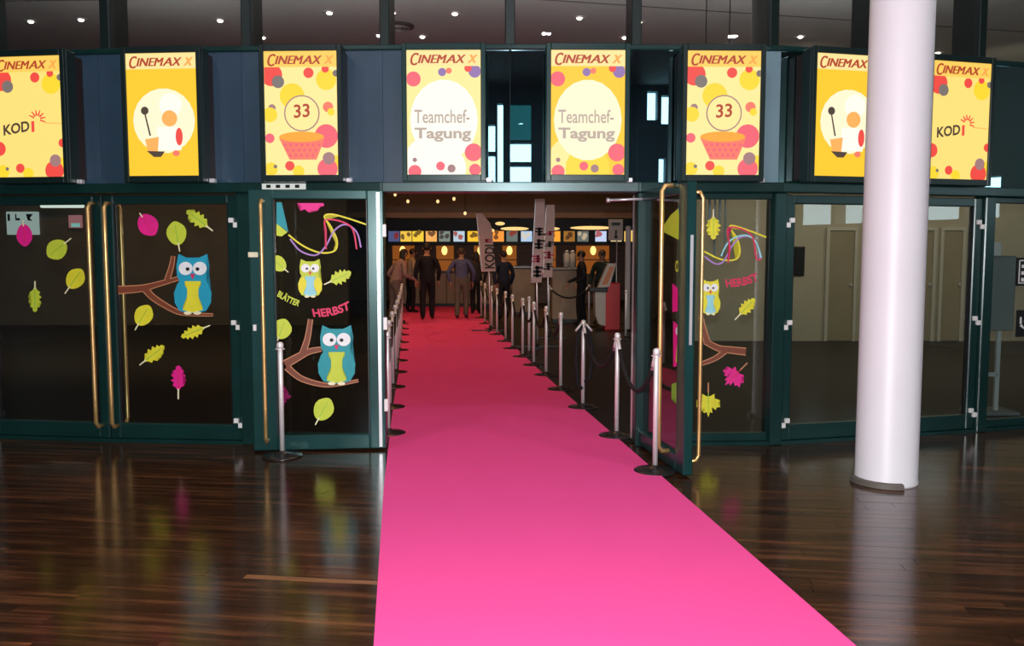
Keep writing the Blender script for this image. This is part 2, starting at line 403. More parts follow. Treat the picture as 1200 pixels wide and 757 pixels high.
for i in range(len(N)):   # posts at the nodes
    fr = FA[min(i, len(FA)-1)]
    if i == len(N)-1: fr = Fr((N[i].x, N[i].y), fr.a)
    tn += 1; p = efr(f'trim_{tn}', fr, kind='structure')
    w = .055
    MB().bev(-.04, .04, .1, .42, Z3+.045, ZC, .006).build('mullion', mat('mullion_dark', (.006, .016, .015), .4, .2), p)
    MB().bev(-.03, .03, .02, .1, Z2, Z3, .006).build('mullion', dark, p)
    dx = {5: -.06, 7: .05}.get(i, 0)
    if i not in (6, 9, 3, 1): MB().bev(dx-w, dx+w, -.07, .08, .0, Z1, .008).build('post', green, p)
# panels between the lightboxes: node index -> material
# lightbox positions (photo px of the poster centre)
BX = [(2, 33), (3, 189.5), (4, 352.5), (5, 520), (6, 689), (7, 848), (8, 994), (9, 1127)]
bxloc = {}
for i, px in BX:
    x, z = FA[i].px(px, 135, -.27); bxloc[i] = x
bxloc[1] = LEN[1]/2; bxloc[10] = LEN[10]/2; bxloc[0] = LEN[0]/2; bxloc[11] = LEN[11]/2
for i in range(1, 12):    # gap around node i: right part of facet i-1, left part of facet i
    m = blue if i <= 5 else glr
    for fr, a, b in ((FA[i-1], bxloc[i-1], LEN[i-1]), (FA[i], 0, bxloc[i])):
        if a >= b: continue
        tn += 1
        if i == 8 and fr is FA[7]:
            o = efr(f'trim_{tn}', fr, kind='structure'); MB().box(a, b-.002, -.01, .01, Z2, Z3).build('pale_panel', mat('pale_blue_panel', (.16, .27, .32), .4, noise=.1, scale=1), o)
        elif m is blue:
            o = efr(f'trim_{tn}', fr, kind='structure'); MB().box(a, b-.002, -.01, .01, Z2, Z3).build('blue_panel', blue, o)
        else: gap_pane(fr, a, b-.002, Z2, Z3, 0, glr)

# ---- door leaves and side lights
dn = 0
def bar_handle(mb, x, y0, y1, z0, z1, r=.014):
    pts = [(x, y0, z0), (x, y1*.7+y0*.3, z0), (x, y1, z0+.04), (x, y1, z0+.3), (x, y1, z1-.3), (x, y1, z1-.04), (x, y1*.7+y0*.3, z1), (x, y0, z1)]
    mb.tube(pts, r, 10)
def leaf(fr, x0, x1, hside, gm=gl, fm=green, off=0, z0=.03, z1=Z1-.01, sL=.085, sR=.085, top=.075, bot=.13, handles=(-1, 1), hinges=True, hx=None, hz=(.14, 2.0), hr=.017, hd=.09):
    global dn; dn += 1
    d = efr(f'door_{dn}', fr, kind='structure'); T = .035
    MB().bev(x0, x0+sL, off-T, off+T, z0, z1, .008).build('stile', fm, d)
    MB().bev(x1-sR, x1, off-T, off+T, z0, z1, .008).build('stile', fm, d)
    MB().bev(x0+sL, x1-sR, off-T, off+T, z0, z0+bot, .008).build('rail', fm, d)
    MB().bev(x0+sL, x1-sR, off-T, off+T, z1-top, z1, .008).build('rail', fm, d)
    MB().box(x0+sL-.01, x1-sR+.01, off-.004, off+.004, z0+bot-.01, z1-top+.01).build('glass_pane', gm, d)
    g = MB()
    for a, b, c, e in ((x0+sL-.002, x0+sL+.008, z0+bot, z1-top), (x1-sR-.008, x1-sR+.002, z0+bot, z1-top)): g.box(a, b, off-.02, off+.02, c, e)
    g.build('gasket', dark, d)
    hxx = hx if hx is not None else (x0+sL*.75 if hside == 'L' else x1-sR*.75)
    for sgn in handles:
        m = MB(); bar_handle(m, hxx, off+sgn*T, off+sgn*(T+hd), hz[0], hz[1], hr); m.build('handle', brass, d)
    if hinges:
        ex = x1 if hside == 'L' else x0
        for z in (.17, .99, 1.83):
            s_ = 1 if hside == 'L' else -1
            m = MB(); m.bev(ex-.05*s_-.02, ex-.05*s_+.02, off-T-.03, off-T, z+.01, z+.05, .004); m.bev(ex-.012*s_-.02, ex-.012*s_+.02, off-T-.03, off-T, z-.03, z+.012, .004)
            m.build('hinge', whitep, d)
    return d
leaf(FA[1], .06, LEN[1]-.055, 'L')
D0 = leaf(FA[2], .055, LEN[2]-.004, 'R')
D1 = leaf(FA[3], .004, LEN[3]-.055, 'L', sR=.09)
leaf(FA[8], .06, LEN[8]-.004, 'R', handles=(-1,))
leaf(FA[9], .004, LEN[9]-.055, 'L', handles=())
# side lights (fixed panes): facets 4, 7, 10
def sidelight(fr, L_, m=gl):
    global wn; wn += 1
    o = efr(f'window_{wn}', fr, kind='structure')
    MB().bev(.05, L_-.05, -.03, .03, .03, .1, .006).build('rail', green, o); MB().bev(.05, L_-.05, -.03, .03, Z1-.05, Z1, .006).build('rail', green, o)
    MB().box(.05, L_-.05, -.004, .004, .1, Z1-.05).build('pane', m, o); return o
sidelight(FA[4], LEN[4]); sidelight(FA[7], LEN[7]); sidelight(FA[10], LEN[10]); sidelight(FA[11], LEN[11]); sidelight(FA[0], LEN[0])
# open left leaf
la_, lb_ = flo(298.5, 529.5), flo(453, 526.5)
FL = fr2(la_, lb_); LL = (lb_-la_).length
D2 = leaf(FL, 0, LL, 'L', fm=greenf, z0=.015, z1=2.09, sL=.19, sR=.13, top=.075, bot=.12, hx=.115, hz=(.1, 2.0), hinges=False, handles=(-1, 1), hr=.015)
for z in (.32, .98, 1.72): MB().bev(LL-.012, LL+.02, -.05, -.02, z, z+.1, .004).build('hinge', whitep, D2)
MB().bev(.02, .045, -.05, -.034, .98, 1.03, .003).build('lock_cylinder', whitep, D2)
MB().bev(-.006, .07, -.04, -.034, 1.56, 1.6, .002).build('lock_plate', mat('pale_sticker', (.75, .72, .5), .5), D2)
MB().box(LL-.055, LL-.03, -.04, -.034, .03, 2.07).build('edge_highlight', silver, D2)  # bright highlight down the stile, put in as a silver strip
# open right leaf, swung out towards the camera
ra_, rb_ = flo(743, 516), flo(806, 560)
FRr = fr2(ra_, rb_); LR = (rb_-ra_).length
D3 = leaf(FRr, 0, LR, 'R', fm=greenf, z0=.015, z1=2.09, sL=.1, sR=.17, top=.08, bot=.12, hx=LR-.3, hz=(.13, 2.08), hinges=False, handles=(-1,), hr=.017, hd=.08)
m = MB(); bar_handle(m, LR-.08, .035, .11, .1, 2.02, .014); m.build('handle', brass, D3)
MB().box(LR, LR+.004, -.008, .012, .95, 1.72).build('lock_strip', silver, D3)
MB().box(.02, .07, -.04, -.034, .03, 2.07).build('edge_highlight', silver, D3)  # silver strip stands in for the bright line on the hinge stile
# door closer under the header
o = empty('door_closer', (0, 0, 0), 0, label='chrome door closer arm under the header over the right open door', cat='door closer')
a, b = atY(712, 234.5, 7.05), atY(757, 233, 7.05)
MB().tube([a, b], .011, 8).build('arm', silver, o); MB().tube([a+Vector((-.01, 0, 0)), a+Vector((.02, 0, 0))], .02, 10).build('knuckle', silver, o)

# ------------------------------------------------------------ lightboxes with posters
PWD, PHT = .575, .955
INK = {k: em('ink_'+k, v, 1.05) for k, v in dict(pale=(255, 232, 150), pale2=(255, 222, 120), cream=(255, 244, 205), white=(255, 250, 235), yellow=(252, 214, 40), gold=(255, 200, 30),
    band=(255, 205, 90), band2=(255, 226, 150), red=(238, 70, 60), pink=(240, 95, 110), coral=(243, 120, 95), mauve=(160, 120, 120), grey=(120, 110, 105), rust=(176, 62, 26), orange=(255, 165, 40), faded=(245, 165, 70),
    steel=(120, 105, 85), dk=(70, 55, 40), greytxt=(182, 166, 152), redtxt=(215, 50, 70), flesh=(250, 175, 85), violet=(140, 110, 170)).items()}
IK = list(INK); IM = [INK[k] for k in IK]; ii = {k: i for i, k in enumerate(IK)}
def lightbox(i, x, kind, label, dimmer=1.0):
    fr = FA[i].sub(x, -.27, 2.155)
    t = efr('poster_lightbox', fr, label=label, cat='lightbox', group=None)
    w, h = .325, 1.055; m = MB()
    # housing ring + shell
    m.bev(-w, w, .03, .16, 0, h, .008)
    for a, b, c, d in ((-w, -PWD/2, 0, h), (PWD/2, w, 0, h)): m.bev(a, b, -.004, .03, c, d, .004)
    for c, d in ((0, .05), (.05+PHT, h)): m.bev(-PWD/2, PWD/2, -.004, .03, c, d, .004)
    m.build('housing', green if i in (5, 6) else mat('lightbox_green_black', (.006, .018, .017), .35, .1), t)
    for a in (-w+.02, w-.02): MB().box(a-.01, a+.01, .1, .255, .03, h-.03).build('side_hinge', mat('dark_reddish_metal', (.05, .03, .03), .3, .6), t)
    MB().bev(w, w+.045, .1, .15, .0, .035, .004).build('bracket', silver, t)
    m = MB(); m.box(-PWD/2, PWD/2, .012, .03, .05, .05+PHT); bgk = {'kodi': 'pale2', '33': 'pale', 'team': 'gold', 'chef': 'gold'}[kind]
    bgk = 'pale' if i == 5 else bgk; sh = m.build('poster', INK[bgk], t)
    X = lambda u: -PWD/2 + PWD*min(max(u, .002), .998); Z = lambda v: .05 + PHT*(1-min(max(v, .001), .999))
    p = MB(); lay = [0]
    def poly(pts, k, nm='printed_shape'): lay[0] += 1; MB().plate([(X(u), Z(v)) for u, v in pts], .0112-.0001*lay[0], .0118).build(nm, INK[k], sh)
    def circ(cx, cy, r, k, ry=None, n=22):
        ry = ry or r; asp = PWD/PHT
        poly([(cx+r*math.cos(2*PI*j/n), cy+ry*asp*math.sin(2*PI*j/n)) for j in range(n)], k, 'printed_circle')
    def txt(s, u0, u1, v0, v1, k, tilt=0, bold=.02, shear=.0):
        lay[0] += 1
        put_text(p, s, lambda u, v: (-PWD/2+PWD*(u0+(u1-u0)*u), .05+PHT*(1-(v1+(v0-v1)*v)+tilt*(u-.5))), .0112-.0001*lay[0]-.0006, ii[k], bold, shear)
    # big shapes first
    if kind in ('33', 'kodi'):
        circ(.1, .19, .15, 'red'); circ(.19, .245, .085, 'grey'); circ(.61, .175, .07, 'red'); circ(.85, .23, .14, 'yellow'); circ(.84, .145, .05, 'red'); circ(.985, .18, .045, 'grey')
        circ(.96, .9, .1, 'yellow'); circ(.85, .95, .14, 'pink' if kind == '33' else 'red'); circ(.87, .865, .085, 'mauve'); circ(.33, .925, .065, 'red'); circ(.45, .97, .08, 'yellow'); circ(.07, .95, .09, 'yellow'); circ(.13, .93, .025, 'grey')
    if kind == '33':
        circ(.38, .36, .17, 'yellow'); circ(.1, .455, .05, 'mauve'); circ(.07, .51, .1, 'yellow'); circ(.06, .7, .065, 'pink'); circ(.87, .45, .07, 'coral'); circ(.91, .49, .05, 'yellow')
        circ(.84, .685, .16, 'pink'); circ(.51, .5, .245, 'mauve'); circ(.51, .5, .228, 'pale'); txt('33', .4, .62, .425, .535, 'rust', .01, .02)
        poly([(.19, .70), (.82, .70), (.70, .875), (.33, .875)], 'coral'); circ(.5, .69, .31, 'orange', .07)
        wv = MB()
        for r_ in range(3):
            for c_ in range(7-r_):
                cx, cy = .27+.035*r_+c_*.078, .755+.042*r_; wv.plate([(X(cx+.024*math.cos(q)), Z(cy+.0145*math.sin(q))) for q in [2*PI*n_/8 for n_ in range(8)]], .0112-.0001*(lay[0]+2), .0118)
        wv.build('basket_weave', INK['pink'], sh, kind='stuff')
    if kind == 'kodi':
        txt('KOD', .1, .5, .545, .635, 'dk', .035, .03); txt('I', .53, .575, .535, .625, 'red', .005, .03)
        for j in range(7):
            a = -.3 + j*.5; cx, cy = .62, .52
            if cy is None: continue
            c_, s_ = math.cos(a), math.sin(a)
            q = lambda r, o: (cx + c_*r - s_*o, cy - (s_*r + c_*o)*PWD/PHT)
            poly([q(.05, -.012), q(.13, -.006), q(.13, .006), q(.05, .012)], 'red')
        poly([(.72, .548), (.99, .556), (.99, .561), (.72, .554)], 'faded')
        circ(.02, .76, .1, 'red'); circ(.99, .72, .06, 'red')
    if kind == 'team':
        circ(.3, .9, .35, 'white' if i == 5 else 'pale'); circ(.5, .95, .3, 'white' if i == 5 else 'yellow'); circ(.5, .56, .46, 'white' if i == 5 else 'cream', .54); circ(.09, .23, .1, 'pink'); circ(.48, .175, .055, 'violet'); circ(.57, .165, .04, 'coral'); circ(.92, .17, .085, 'violet'); circ(.83, .145, .05, 'red')
        circ(.9, .82, .12, 'pink'); circ(.45, .93, .06, 'pink'); circ(.6, .95, .055, 'mauve'); circ(.1, .975, .09, 'pink'); circ(.92, .96, .08, 'pink'); circ(.1, .88, .03, 'mauve')
        txt('Teamchef-', .1, .85, .475, .585, 'greytxt', 0, .012); txt('Tagung', .1, .87, .62, .735, 'greytxt', 0, .03)
    if kind == 'chef':
        circ(.52, .55, .44, 'cream'); poly([(.24, .49), (.262, .49), (.33, .67), (.305, .67)], 'dk'); circ(.25, .465, .055, 'dk')
        circ(.62, .42, .16, 'white'); circ(.6, .53, .11, 'flesh'); poly([(.42, .6), (.72, .6), (.76, .79), (.4, .79)], 'white')
        poly([(.24, .7), (.44, .68), (.42, .8), (.28, .8)], 'flesh'); poly([(.26, .795), (.52, .8), (.46, .845), (.36, .845)], 'dk'); circ(.73, .68, .05, 'red', .12); circ(.68, .815, .05, 'coral', .04)
    # top band with the cinema's name
    poly([(0, 0), (1, 0), (1, .128), (0, .128)], 'band' if kind in ('33', 'kodi') else 'band2')

    for g_ in (0, .007, .014):
        txt('C', .05+g_, .155+g_, .022, .122, 'rust', 0, .0, .3)
        txt('INEM', .15+g_, .535+g_, .038, .105, 'rust', 0, .0, .3); txt('A', .52+g_, .65+g_, .038, .105, 'rust', 0, .0, .3); txt('X', .65+g_, .79+g_, .038, .105, 'rust', 0, .0, .3); txt('X', .82+g_, .95+g_, .038, .105, 'faded', 0, .01, .3)
    p.build('lettering', IM, sh, kind='stuff')
    return t
LB = {2: ('kodi', 'lightbox poster reading KODI, above the leftmost glass door'), 3: ('chef', 'yellow lightbox poster of cook with ladle, above the blue owl door'),
      4: ('33', 'lightbox poster with 33 and pink basket, above the open left door'), 5: ('team', 'pale lightbox poster reading Tagung, over the left half of the open doorway'),
      6: ('team', 'yellow lightbox poster reading Tagung, over the right half of the open doorway'), 7: ('33', 'lightbox poster with 33 and pink basket, above the side light with the orange maple'),
      8: ('chef', 'yellow lightbox poster of cook with ladle, partly behind the white column'), 9: ('kodi', 'lightbox poster reading KODI, right of the white column')}
LB[7] = ('33', 'lightbox poster with 33 and pink basket, above the pane with the HERBST sticker')
for i, px in BX: lightbox(i, bxloc[i], *LB[i])
# white strip sign on the header above the open left leaf
fr = FA[4]; x0, z0 = fr.px(307, 222, -.13); x1, z1 = fr.px(358, 215, -.13)
s = efr('strip_sign', fr.sub(x0, -.13, z0), label='narrow white strip sign with dark marks above the open left door', cat='sign')
MB().box(0, x1-x0, 0, .008, 0, z1-z0).build('plate', em('white_strip', (225, 230, 225), .8), s)
m = MB(); w_ = x1-x0; h_ = z1-z0
for j in range(4): m.box(w_*(.1+j*.22), w_*(.2+j*.22), -.002, 0, h_*.25, h_*.8)
m.build('marks', dark, s)

# ------------------------------------------------------------ stickers on the glass
SK = {k: mat('sticker_'+k, lin(v), .55, noise=.05, scale=12) for k, v in dict(pink=(232, 30, 140), lime=(196, 214, 60), yellow=(228, 222, 50), blue=(30, 160, 190), teal=(20, 150, 160), white=(235, 240, 240),
    brown=(120, 62, 38), tan=(190, 130, 90), black=(15, 15, 15), sky=(150, 215, 225), lilac=(170, 130, 200), red=(215, 40, 90), green=(130, 190, 60), cream=(240, 235, 190)).items()}
class Stick:
    def __init__(s, fr, off, name, label, cx, cy, group=None):
        x, z = fr.px(cx, cy, off); s.f = fr.sub(x, off, z); s.n = 0
        s.root = efr(name, s.f, label=label, cat='sticker', group=group); s.cx, s.cy = cx, cy
    def P(s, pts): return [s.f.px(a, b, 0) for a, b in pts]
    def part(s, name, pts, m, layer=None, parent=None, **kw):
        s.n += 1; l = s.n if layer is None else layer
        return MB().plate(s.P(pts), -.0008*l, 0.0005, 0).build(name, SK[m], parent or s.root, **kw)
def rot(pts, a, cx, cy, sx=1, sy=1):
    c, n = math.cos(a), math.sin(a); return [(cx + (x*sx)*c - (y*sy)*n, cy + (x*sx)*n + (y*sy)*c) for x, y in pts]
def tear(n=18):   # leaf blade: tip at (0,-1), stem at (0,1)
    pts = []
    for j in range(n):
        t = 2*PI*j/n; y = -math.cos(t); w = math.sin(t)*(.68+.1*math.cos(t)); w *= (1 if y > -.4 else (1+y)/.6*.35+.65)
        pts.append((w, y*.9 if y > 0 else y))
    return pts
def oak():
    r = []
    for j, (w, y) in enumerate([(.0, -1), (.22, -.85), (.18, -.68), (.42, -.6), (.28, -.38), (.56, -.28), (.34, -.04), (.6, .1), (.34, .28), (.46, .48), (.2, .62), (.08, .8)]): r.append((w, y))
    return r + [(-w, y) for w, y in r[::-1][:-1]]
def maple():
    h = [(0, -1), (.14, -.62), (.34, -.72), (.3, -.3), (.62, -.5), (.7, -.32), (1, -.3), (.78, .0), (.98, .18), (.5, .32), (.52, .62), (.12, .45)]
    return h + [(-x, y) for x, y in h[::-1][:-1]]
def leafst(fr, off, kind, cx, cy, hw, hh, ang, col, label, stem=1.5):
    nm = {'t': 'leaf_sticker', 'o': 'oak_leaf_sticker', 'm': 'maple_leaf_sticker'}[kind]
    s = Stick(fr, off, nm, label, cx, cy)
    a = math.radians(ang); sh = {'t': tear, 'o': oak, 'm': maple}[kind]()
    sx = hw/(.7 if kind == 't' else .6 if kind == 'o' else 1.0)
    s.part('leaf_blade', rot(sh, a, cx, cy, sx, hh), col)
    s.part('stem', rot([(-.06, .7), (.06, .7), (.05, stem), (-.05, stem)], a, cx, cy, hh*.9, hh), 'cream' if kind != 'm' else 'tan')
    s.part('vein', rot([(-.022, -.7), (.022, -.7), (.03, .7), (-.03, .7)], a, cx, cy, hh*.9, hh), 'green' if col in ('lime', 'yellow') else 'red')
    return s
ell = lambda cx, cy, rx, ry, n=20, a0=0, a1=2*PI: [(cx+rx*math.cos(a0+(a1-a0)*j/n), cy+ry*math.sin(a0+(a1-a0)*j/n)) for j in range(n)]
def owl(fr, off, cx, cy, w, h, body, wing, belly, label, side=0):
    s = Stick(fr, off, 'owl_sticker', label, cx, cy)
    Q = lambda pts: [(cx + x*w/2, cy + y*h/2) for x, y in pts]
    s.part('body', Q([(-.75, -1), (-.35, -.88), (0, -.86), (.35, -.88), (.75, -1), (.86, -.6), (.82, -.25), (.7, -.12), (.95, .25), (.95, .6), (.7, .88), (.2, .95), (-.2, .95), (-.7, .88), (-.95, .6), (-.95, .25), (-.7, -.12), (-.82, -.25), (-.86, -.6)]), body)
    s.part('belly', Q([(-.42, -.1), (.42, -.1), (.28, .2), (.3, .5), (.52, .85), (0, .93), (-.52, .85), (-.3, .5), (-.28, .2)]), belly)
    for k in (-1, 1): s.part('wing', Q([(k*.5, -.05), (k*.8, -.02), (k*.98, .3), (k*.93, .62), (k*.72, .84), (k*.5, .72), (k*.3, .4), (k*.3, .15)]), wing)
    for k in (-1, 1):
        e = s.part('eye', Q(ell(k*.37, -.52, .36, .22)), 'white')
        s.n += 1; s.part('pupil', Q(ell(k*.26, -.5, .1, .06, 12)), 'black', parent=e)
    s.part('beak', Q([(-.12, -.34), (.12, -.34), (0, -.16)]), 'red')
    for k in (-1, 1): s.part('foot', Q(ell(k*.25, .95, .2, .06, 10)), 'cream')
    return s
def strokepts(pts, w0, w1=None):
    w1 = w0 if w1 is None else w1; n = len(pts); a = []; b = []
    for i, (x, y) in enumerate(pts):
        p = pts[max(i-1, 0)]; q = pts[min(i+1, n-1)]; dx, dy = q[0]-p[0], q[1]-p[1]; l = math.hypot(dx, dy) or 1
        w = (w0+(w1-w0)*i/(n-1))/2; a.append((x-dy/l*w, y+dx/l*w)); b.append((x+dy/l*w, y-dx/l*w))
    return a + b[::-1]
def smooth(pts, k=5):
    r = []; P = [pts[0]]+list(pts)+[pts[-1]]
    for i in range(1, len(P)-2):
        for j in range(k):
            t = j/k; p0, p1, p2, p3 = P[i-1:i+3]
            r.append(tuple(.5*((2*p1[d])+(-p0[d]+p2[d])*t+(2*p0[d]-5*p1[d]+4*p2[d]-p3[d])*t*t+(-p0[d]+3*p1[d]-3*p2[d]+p3[d])*t**3) for d in (0, 1)))
    return r + [pts[-1]]
def branch(fr, off, strokes, label):
    cx, cy = strokes[0][0][0]
    s = Stick(fr, off, 'branch_sticker', label, cx, cy)
    for pts, w0, w1 in strokes:
        q = smooth(pts); s.part('outline', strokepts(q, w0+2.4, w1+2), 'tan', layer=1)
        s.part('twig', strokepts(q, w0, w1), 'brown', layer=2+s.n*.2)
    return s
def word(fr, off, txt, label, cx, cy, w, h, tilt, bend, col):
    s = Stick(fr, off, 'word_sticker', label, cx, cy); a = math.radians(tilt); c, n = math.cos(a), math.sin(a)
    def fn(u, v):
        x = (u-.5)*w; y = -(v-.5)*h - bend*(1-(2*u-1)**2)*-1
        return s.f.px(cx + x*c - y*n, cy + x*n + y*c, 0)
    m = MB(); put_text(m, txt, fn, -.002, 0, .035); m.build('lettering', SK[col], s.root); return s
def ribbons(fr, off, sets, label):
    cx, cy = sets[0][0][0]; s = Stick(fr, off, 'ribbon_sticker', label, cx, cy)
    for pts, col, w in sets: s.part('ribbon', strokepts(smooth(pts), w), col)
    return s
O = -.006
f0, f1, f4, f7 = FA[2], FA[3], FA[4], FA[7]
leafst(f0, O, 't', 28.5, 275, 9.5, 14, 175, 'pink', 'pink leaf sticker on the leftmost door', 1.2)
leafst(f0, O, 't', 67, 292, 12, 14, -128, 'lime', 'lime leaf sticker high on the leftmost door, stem pointing right', 1.5)
leafst(f0, O, 't', 88, 327, 11, 14, 35, 'yellow', 'yellow leaf sticker beside the brass handle of the leftmost door', 1.5)
leafst(f0, O, 'o', 41, 350, 8, 16, 180, 'lime', 'green oak leaf sticker low on the leftmost door', 1.3)
leafst(f1, O, 't', 173, 263, 12, 15, 145, 'pink', 'pink round leaf sticker at the top of the blue owl door', 1.1)
leafst(f1, O, 't', 207, 274, 12, 15, -10, 'lime', 'lime leaf sticker directly above the blue owl', 1.4)
leafst(f1, O, 'o', 232, 257, 9, 17, -52, 'lime', 'lime oak leaf sticker at the top right of the blue owl door', 1.3)
branch(f1, O, [([(135, 340), (165, 338), (185, 333), (213, 325)], 8, 3), ([(170, 338), (180, 349), (205, 364), (222, 368), (250, 369)], 7, 1.5), ([(196, 328), (201, 312), (203, 300)], 5, 3)], 'brown branch sticker under the blue owl on the second door')
owl(f1, O-.004, 226, 333, 45, 71, 'blue', 'blue', 'yellow', 'bright blue owl sticker with yellow belly on the second door')
leafst(f1, O, 't', 168, 370, 11, 14, 30, 'yellow', 'yellow leaf sticker under the branch on the second door', 1.4)
leafst(f1, O, 'o', 227, 389, 8, 16, -112, 'yellow', 'yellow oak leaf sticker just below the blue owl', 1.3)
leafst(f1, O, 'o', 180, 415, 9, 16, 52, 'yellow', 'yellow oak leaf sticker left of the pink oak leaf', 1.3)
leafst(f1, O, 'o', 209, 444, 9, 16, 0, 'pink', 'pink oak leaf sticker low on the second door', 1.5)
# behind the open leaf, on the left side light
s = Stick(f4, O, 'kite_sticker', 'teal kite fragment sticker at the pane edge left of the open door', 293, 240); s.part('sail', [(290, 226), (298, 228), (295, 259), (291, 256)], 'teal')
leafst(f4, O, 'm', 294, 330, 12, 13, 90, 'pink', 'pink maple leaf sticker on the pane behind the open left door', 1.2)
leafst(f4, O, 'm', 330, 464, 11, 12, 90, 'pink', 'pink maple leaf sticker behind the foot of the open left door', 1.2)
# on the open left leaf
s = Stick(FL, O, 'kite_sticker', 'teal and lime kite sticker at the top left of the open left door', 330, 255)
s.part('sail', [(324, 237), (330, 237), (338, 272), (324, 262)], 'teal'); s.part('sail', [(324, 262), (337, 272), (330, 277), (324, 276)], 'lime')
s = Stick(FL, O, 'leaf_sticker', 'pink jagged leaf sticker cut by the top rail of the open left door', 363, 240)
s.part('leaf_blade', [(348, 238), (379, 238), (380, 241), (374, 243), (372, 247), (366, 246), (362, 249), (357, 245), (352, 247), (354, 242)], 'pink')
ribbons(FL, O, [([(338, 275), (355, 288), (375, 296), (392, 294), (395, 282), (388, 266), (380, 254), (388, 251), (405, 255), (432, 264)], 'yellow', 1.8),
                ([(340, 280), (352, 294), (370, 299), (382, 288), (392, 270), (405, 263), (418, 272), (423, 290)], 'lilac', 1.8),
                ([(382, 292), (382, 270), (381, 258), (398, 259), (413, 268), (418, 292)], 'red', 1.8)], 'yellow and lilac kite ribbon sticker on the open left door')
leafst(FL, O, 't', 326, 309, 9, 12, -50, 'lime', 'lime leaf sticker left of the small owl on the open left door', 1.3)
owl(FL, O-.004, 363.5, 326, 29, 45, 'lime', 'yellow', 'sky', 'small lime owl sticker on the open left door')
leafst(FL, O, 'o', 398, 325, 9, 15, -115+180, 'lime', 'lime oak leaf sticker right of the small owl on the open left door', 1.35)
word(FL, O, 'BLÄTTER', 'lime word sticker slanting down left of the small owl', 339, 349, 28, 9, 26, 1, 'lime')
word(FL, O, 'HERBST', 'pink HERBST word sticker above the teal owl on the open left door', 388, 362, 44, 10, -12, 3, 'red')
leafst(FL, O, 't', 330, 386, 12, 13, 20, 'lime', 'lime leaf sticker half behind the barrier post on the open left door', 1.1)
branch(FL, O, [([(334, 427), (350, 418), (362, 412), (377, 409)], 8, 4), ([(336, 430), (352, 443), (374, 450), (392, 451), (420, 446)], 6, 1.5), ([(354, 416), (360, 398), (364, 374)], 6, 4)], 'brown branch sticker under the teal owl on the open left door')
owl(FL, O-.004, 394.5, 416, 45, 70, 'teal', 'teal', 'lime', 'large teal owl sticker with lime belly on the open left door')
leafst(FL, O, 't', 379, 480, 12, 15, 28, 'lime', 'lime leaf sticker low on the open left door below the teal owl', 1.35)
# open right leaf
s = Stick(FRr, O, 'kite_sticker', 'lime and teal kite sticker on the open right door', 790, 262)
s.part('sail', [(774, 270), (786, 252), (800, 240), (803, 285)], 'lime'); s.part('sail', [(795, 243), (804, 238), (804, 268), (797, 262)], 'teal')
word(FRr, O, 'OTT', 'lime letters sticker on the open right door', 797, 312, 11, 14, 0, 0, 'lime')
s = Stick(FRr, O, 'leaf_sticker', 'pink leaf sticker above the pink owl on the open right door', 793, 350); s.part('leaf_blade', [(788, 332), (794, 338), (799, 352), (796, 364), (788, 366)], 'pink')
s = Stick(FRr, O, 'owl_sticker', 'pink owl sticker with lime belly on the open right door', 795, 402)
s.part('body', [(789, 376), (793, 380), (800, 376), (802, 395), (800, 428), (789, 430)], 'pink'); s.part('belly', [(794, 398), (801, 396), (800, 426), (792, 424)], 'lime')
e = s.part('eye', ell(796, 388, 4, 6, 12), 'white'); s.part('pupil', ell(797, 389, 1.4, 2, 8), 'black', parent=e)
s = Stick(FRr, O, 'leaf_sticker', 'green jagged leaf sticker below the pink owl on the open right door', 793, 460); s.part('leaf_blade', [(787, 450), (801, 446), (800, 470), (796, 466), (793, 474), (790, 466), (787, 468)], 'green')
# right side light
leafst(f7, O, 'o', 836, 266, 9, 15, 180, 'yellow', 'yellow oak leaf sticker at the top of the fixed right pane', 1.4)
ribbons(f7, O, [([(824, 294), (845, 304), (862, 304), (867, 295), (864, 280), (855, 266), (862, 265), (880, 271), (898, 278)], 'yellow', 1.8),
                ([(825, 300), (838, 309), (848, 306), (858, 288), (868, 278), (880, 278), (888, 288), (891, 304)], 'lilac', 1.8),
                ([(845, 300), (852, 286), (862, 278), (876, 276), (886, 284), (892, 302)], 'sky', 1.8),
                ([(853, 308), (855, 290), (853, 268), (868, 268), (882, 278), (886, 302), (892, 304)], 'red', 1.8)], 'yellow, pink and blue ribbon sticker on the fixed right pane')
word(f7, O, 'HERBST', 'pink HERBST word sticker on the fixed right pane', 869, 328, 38, 10, -12, 2, 'red')
owl(f7, O-.004, 832.5, 348, 24, 42, 'yellow', 'yellow', 'sky', 'small yellow owl sticker on the fixed right pane')
leafst(f7, O, 'o', 875, 360, 8, 14, -137+180, 'yellow', 'yellow oak leaf sticker beside the small owl on the fixed right pane', 1.45)
branch(f7, O, [([(874, 412), (855, 410), (842, 408), (826, 400)], 7, 5), ([(850, 411), (838, 420), (820, 427)], 5, 3), ([(829, 402), (824, 385), (821, 370)], 6, 4)], 'brown branch sticker on the fixed right pane')
leafst(f7, O, 'm', 860, 441, 14, 15, -135, 'pink', 'pink maple leaf sticker on the fixed right pane', 1.5)
leafst(f7, O, 'm', 830, 472, 14, 17, 180, 'yellow', 'yellow maple leaf sticker at the foot of the fixed right pane', 1.4)

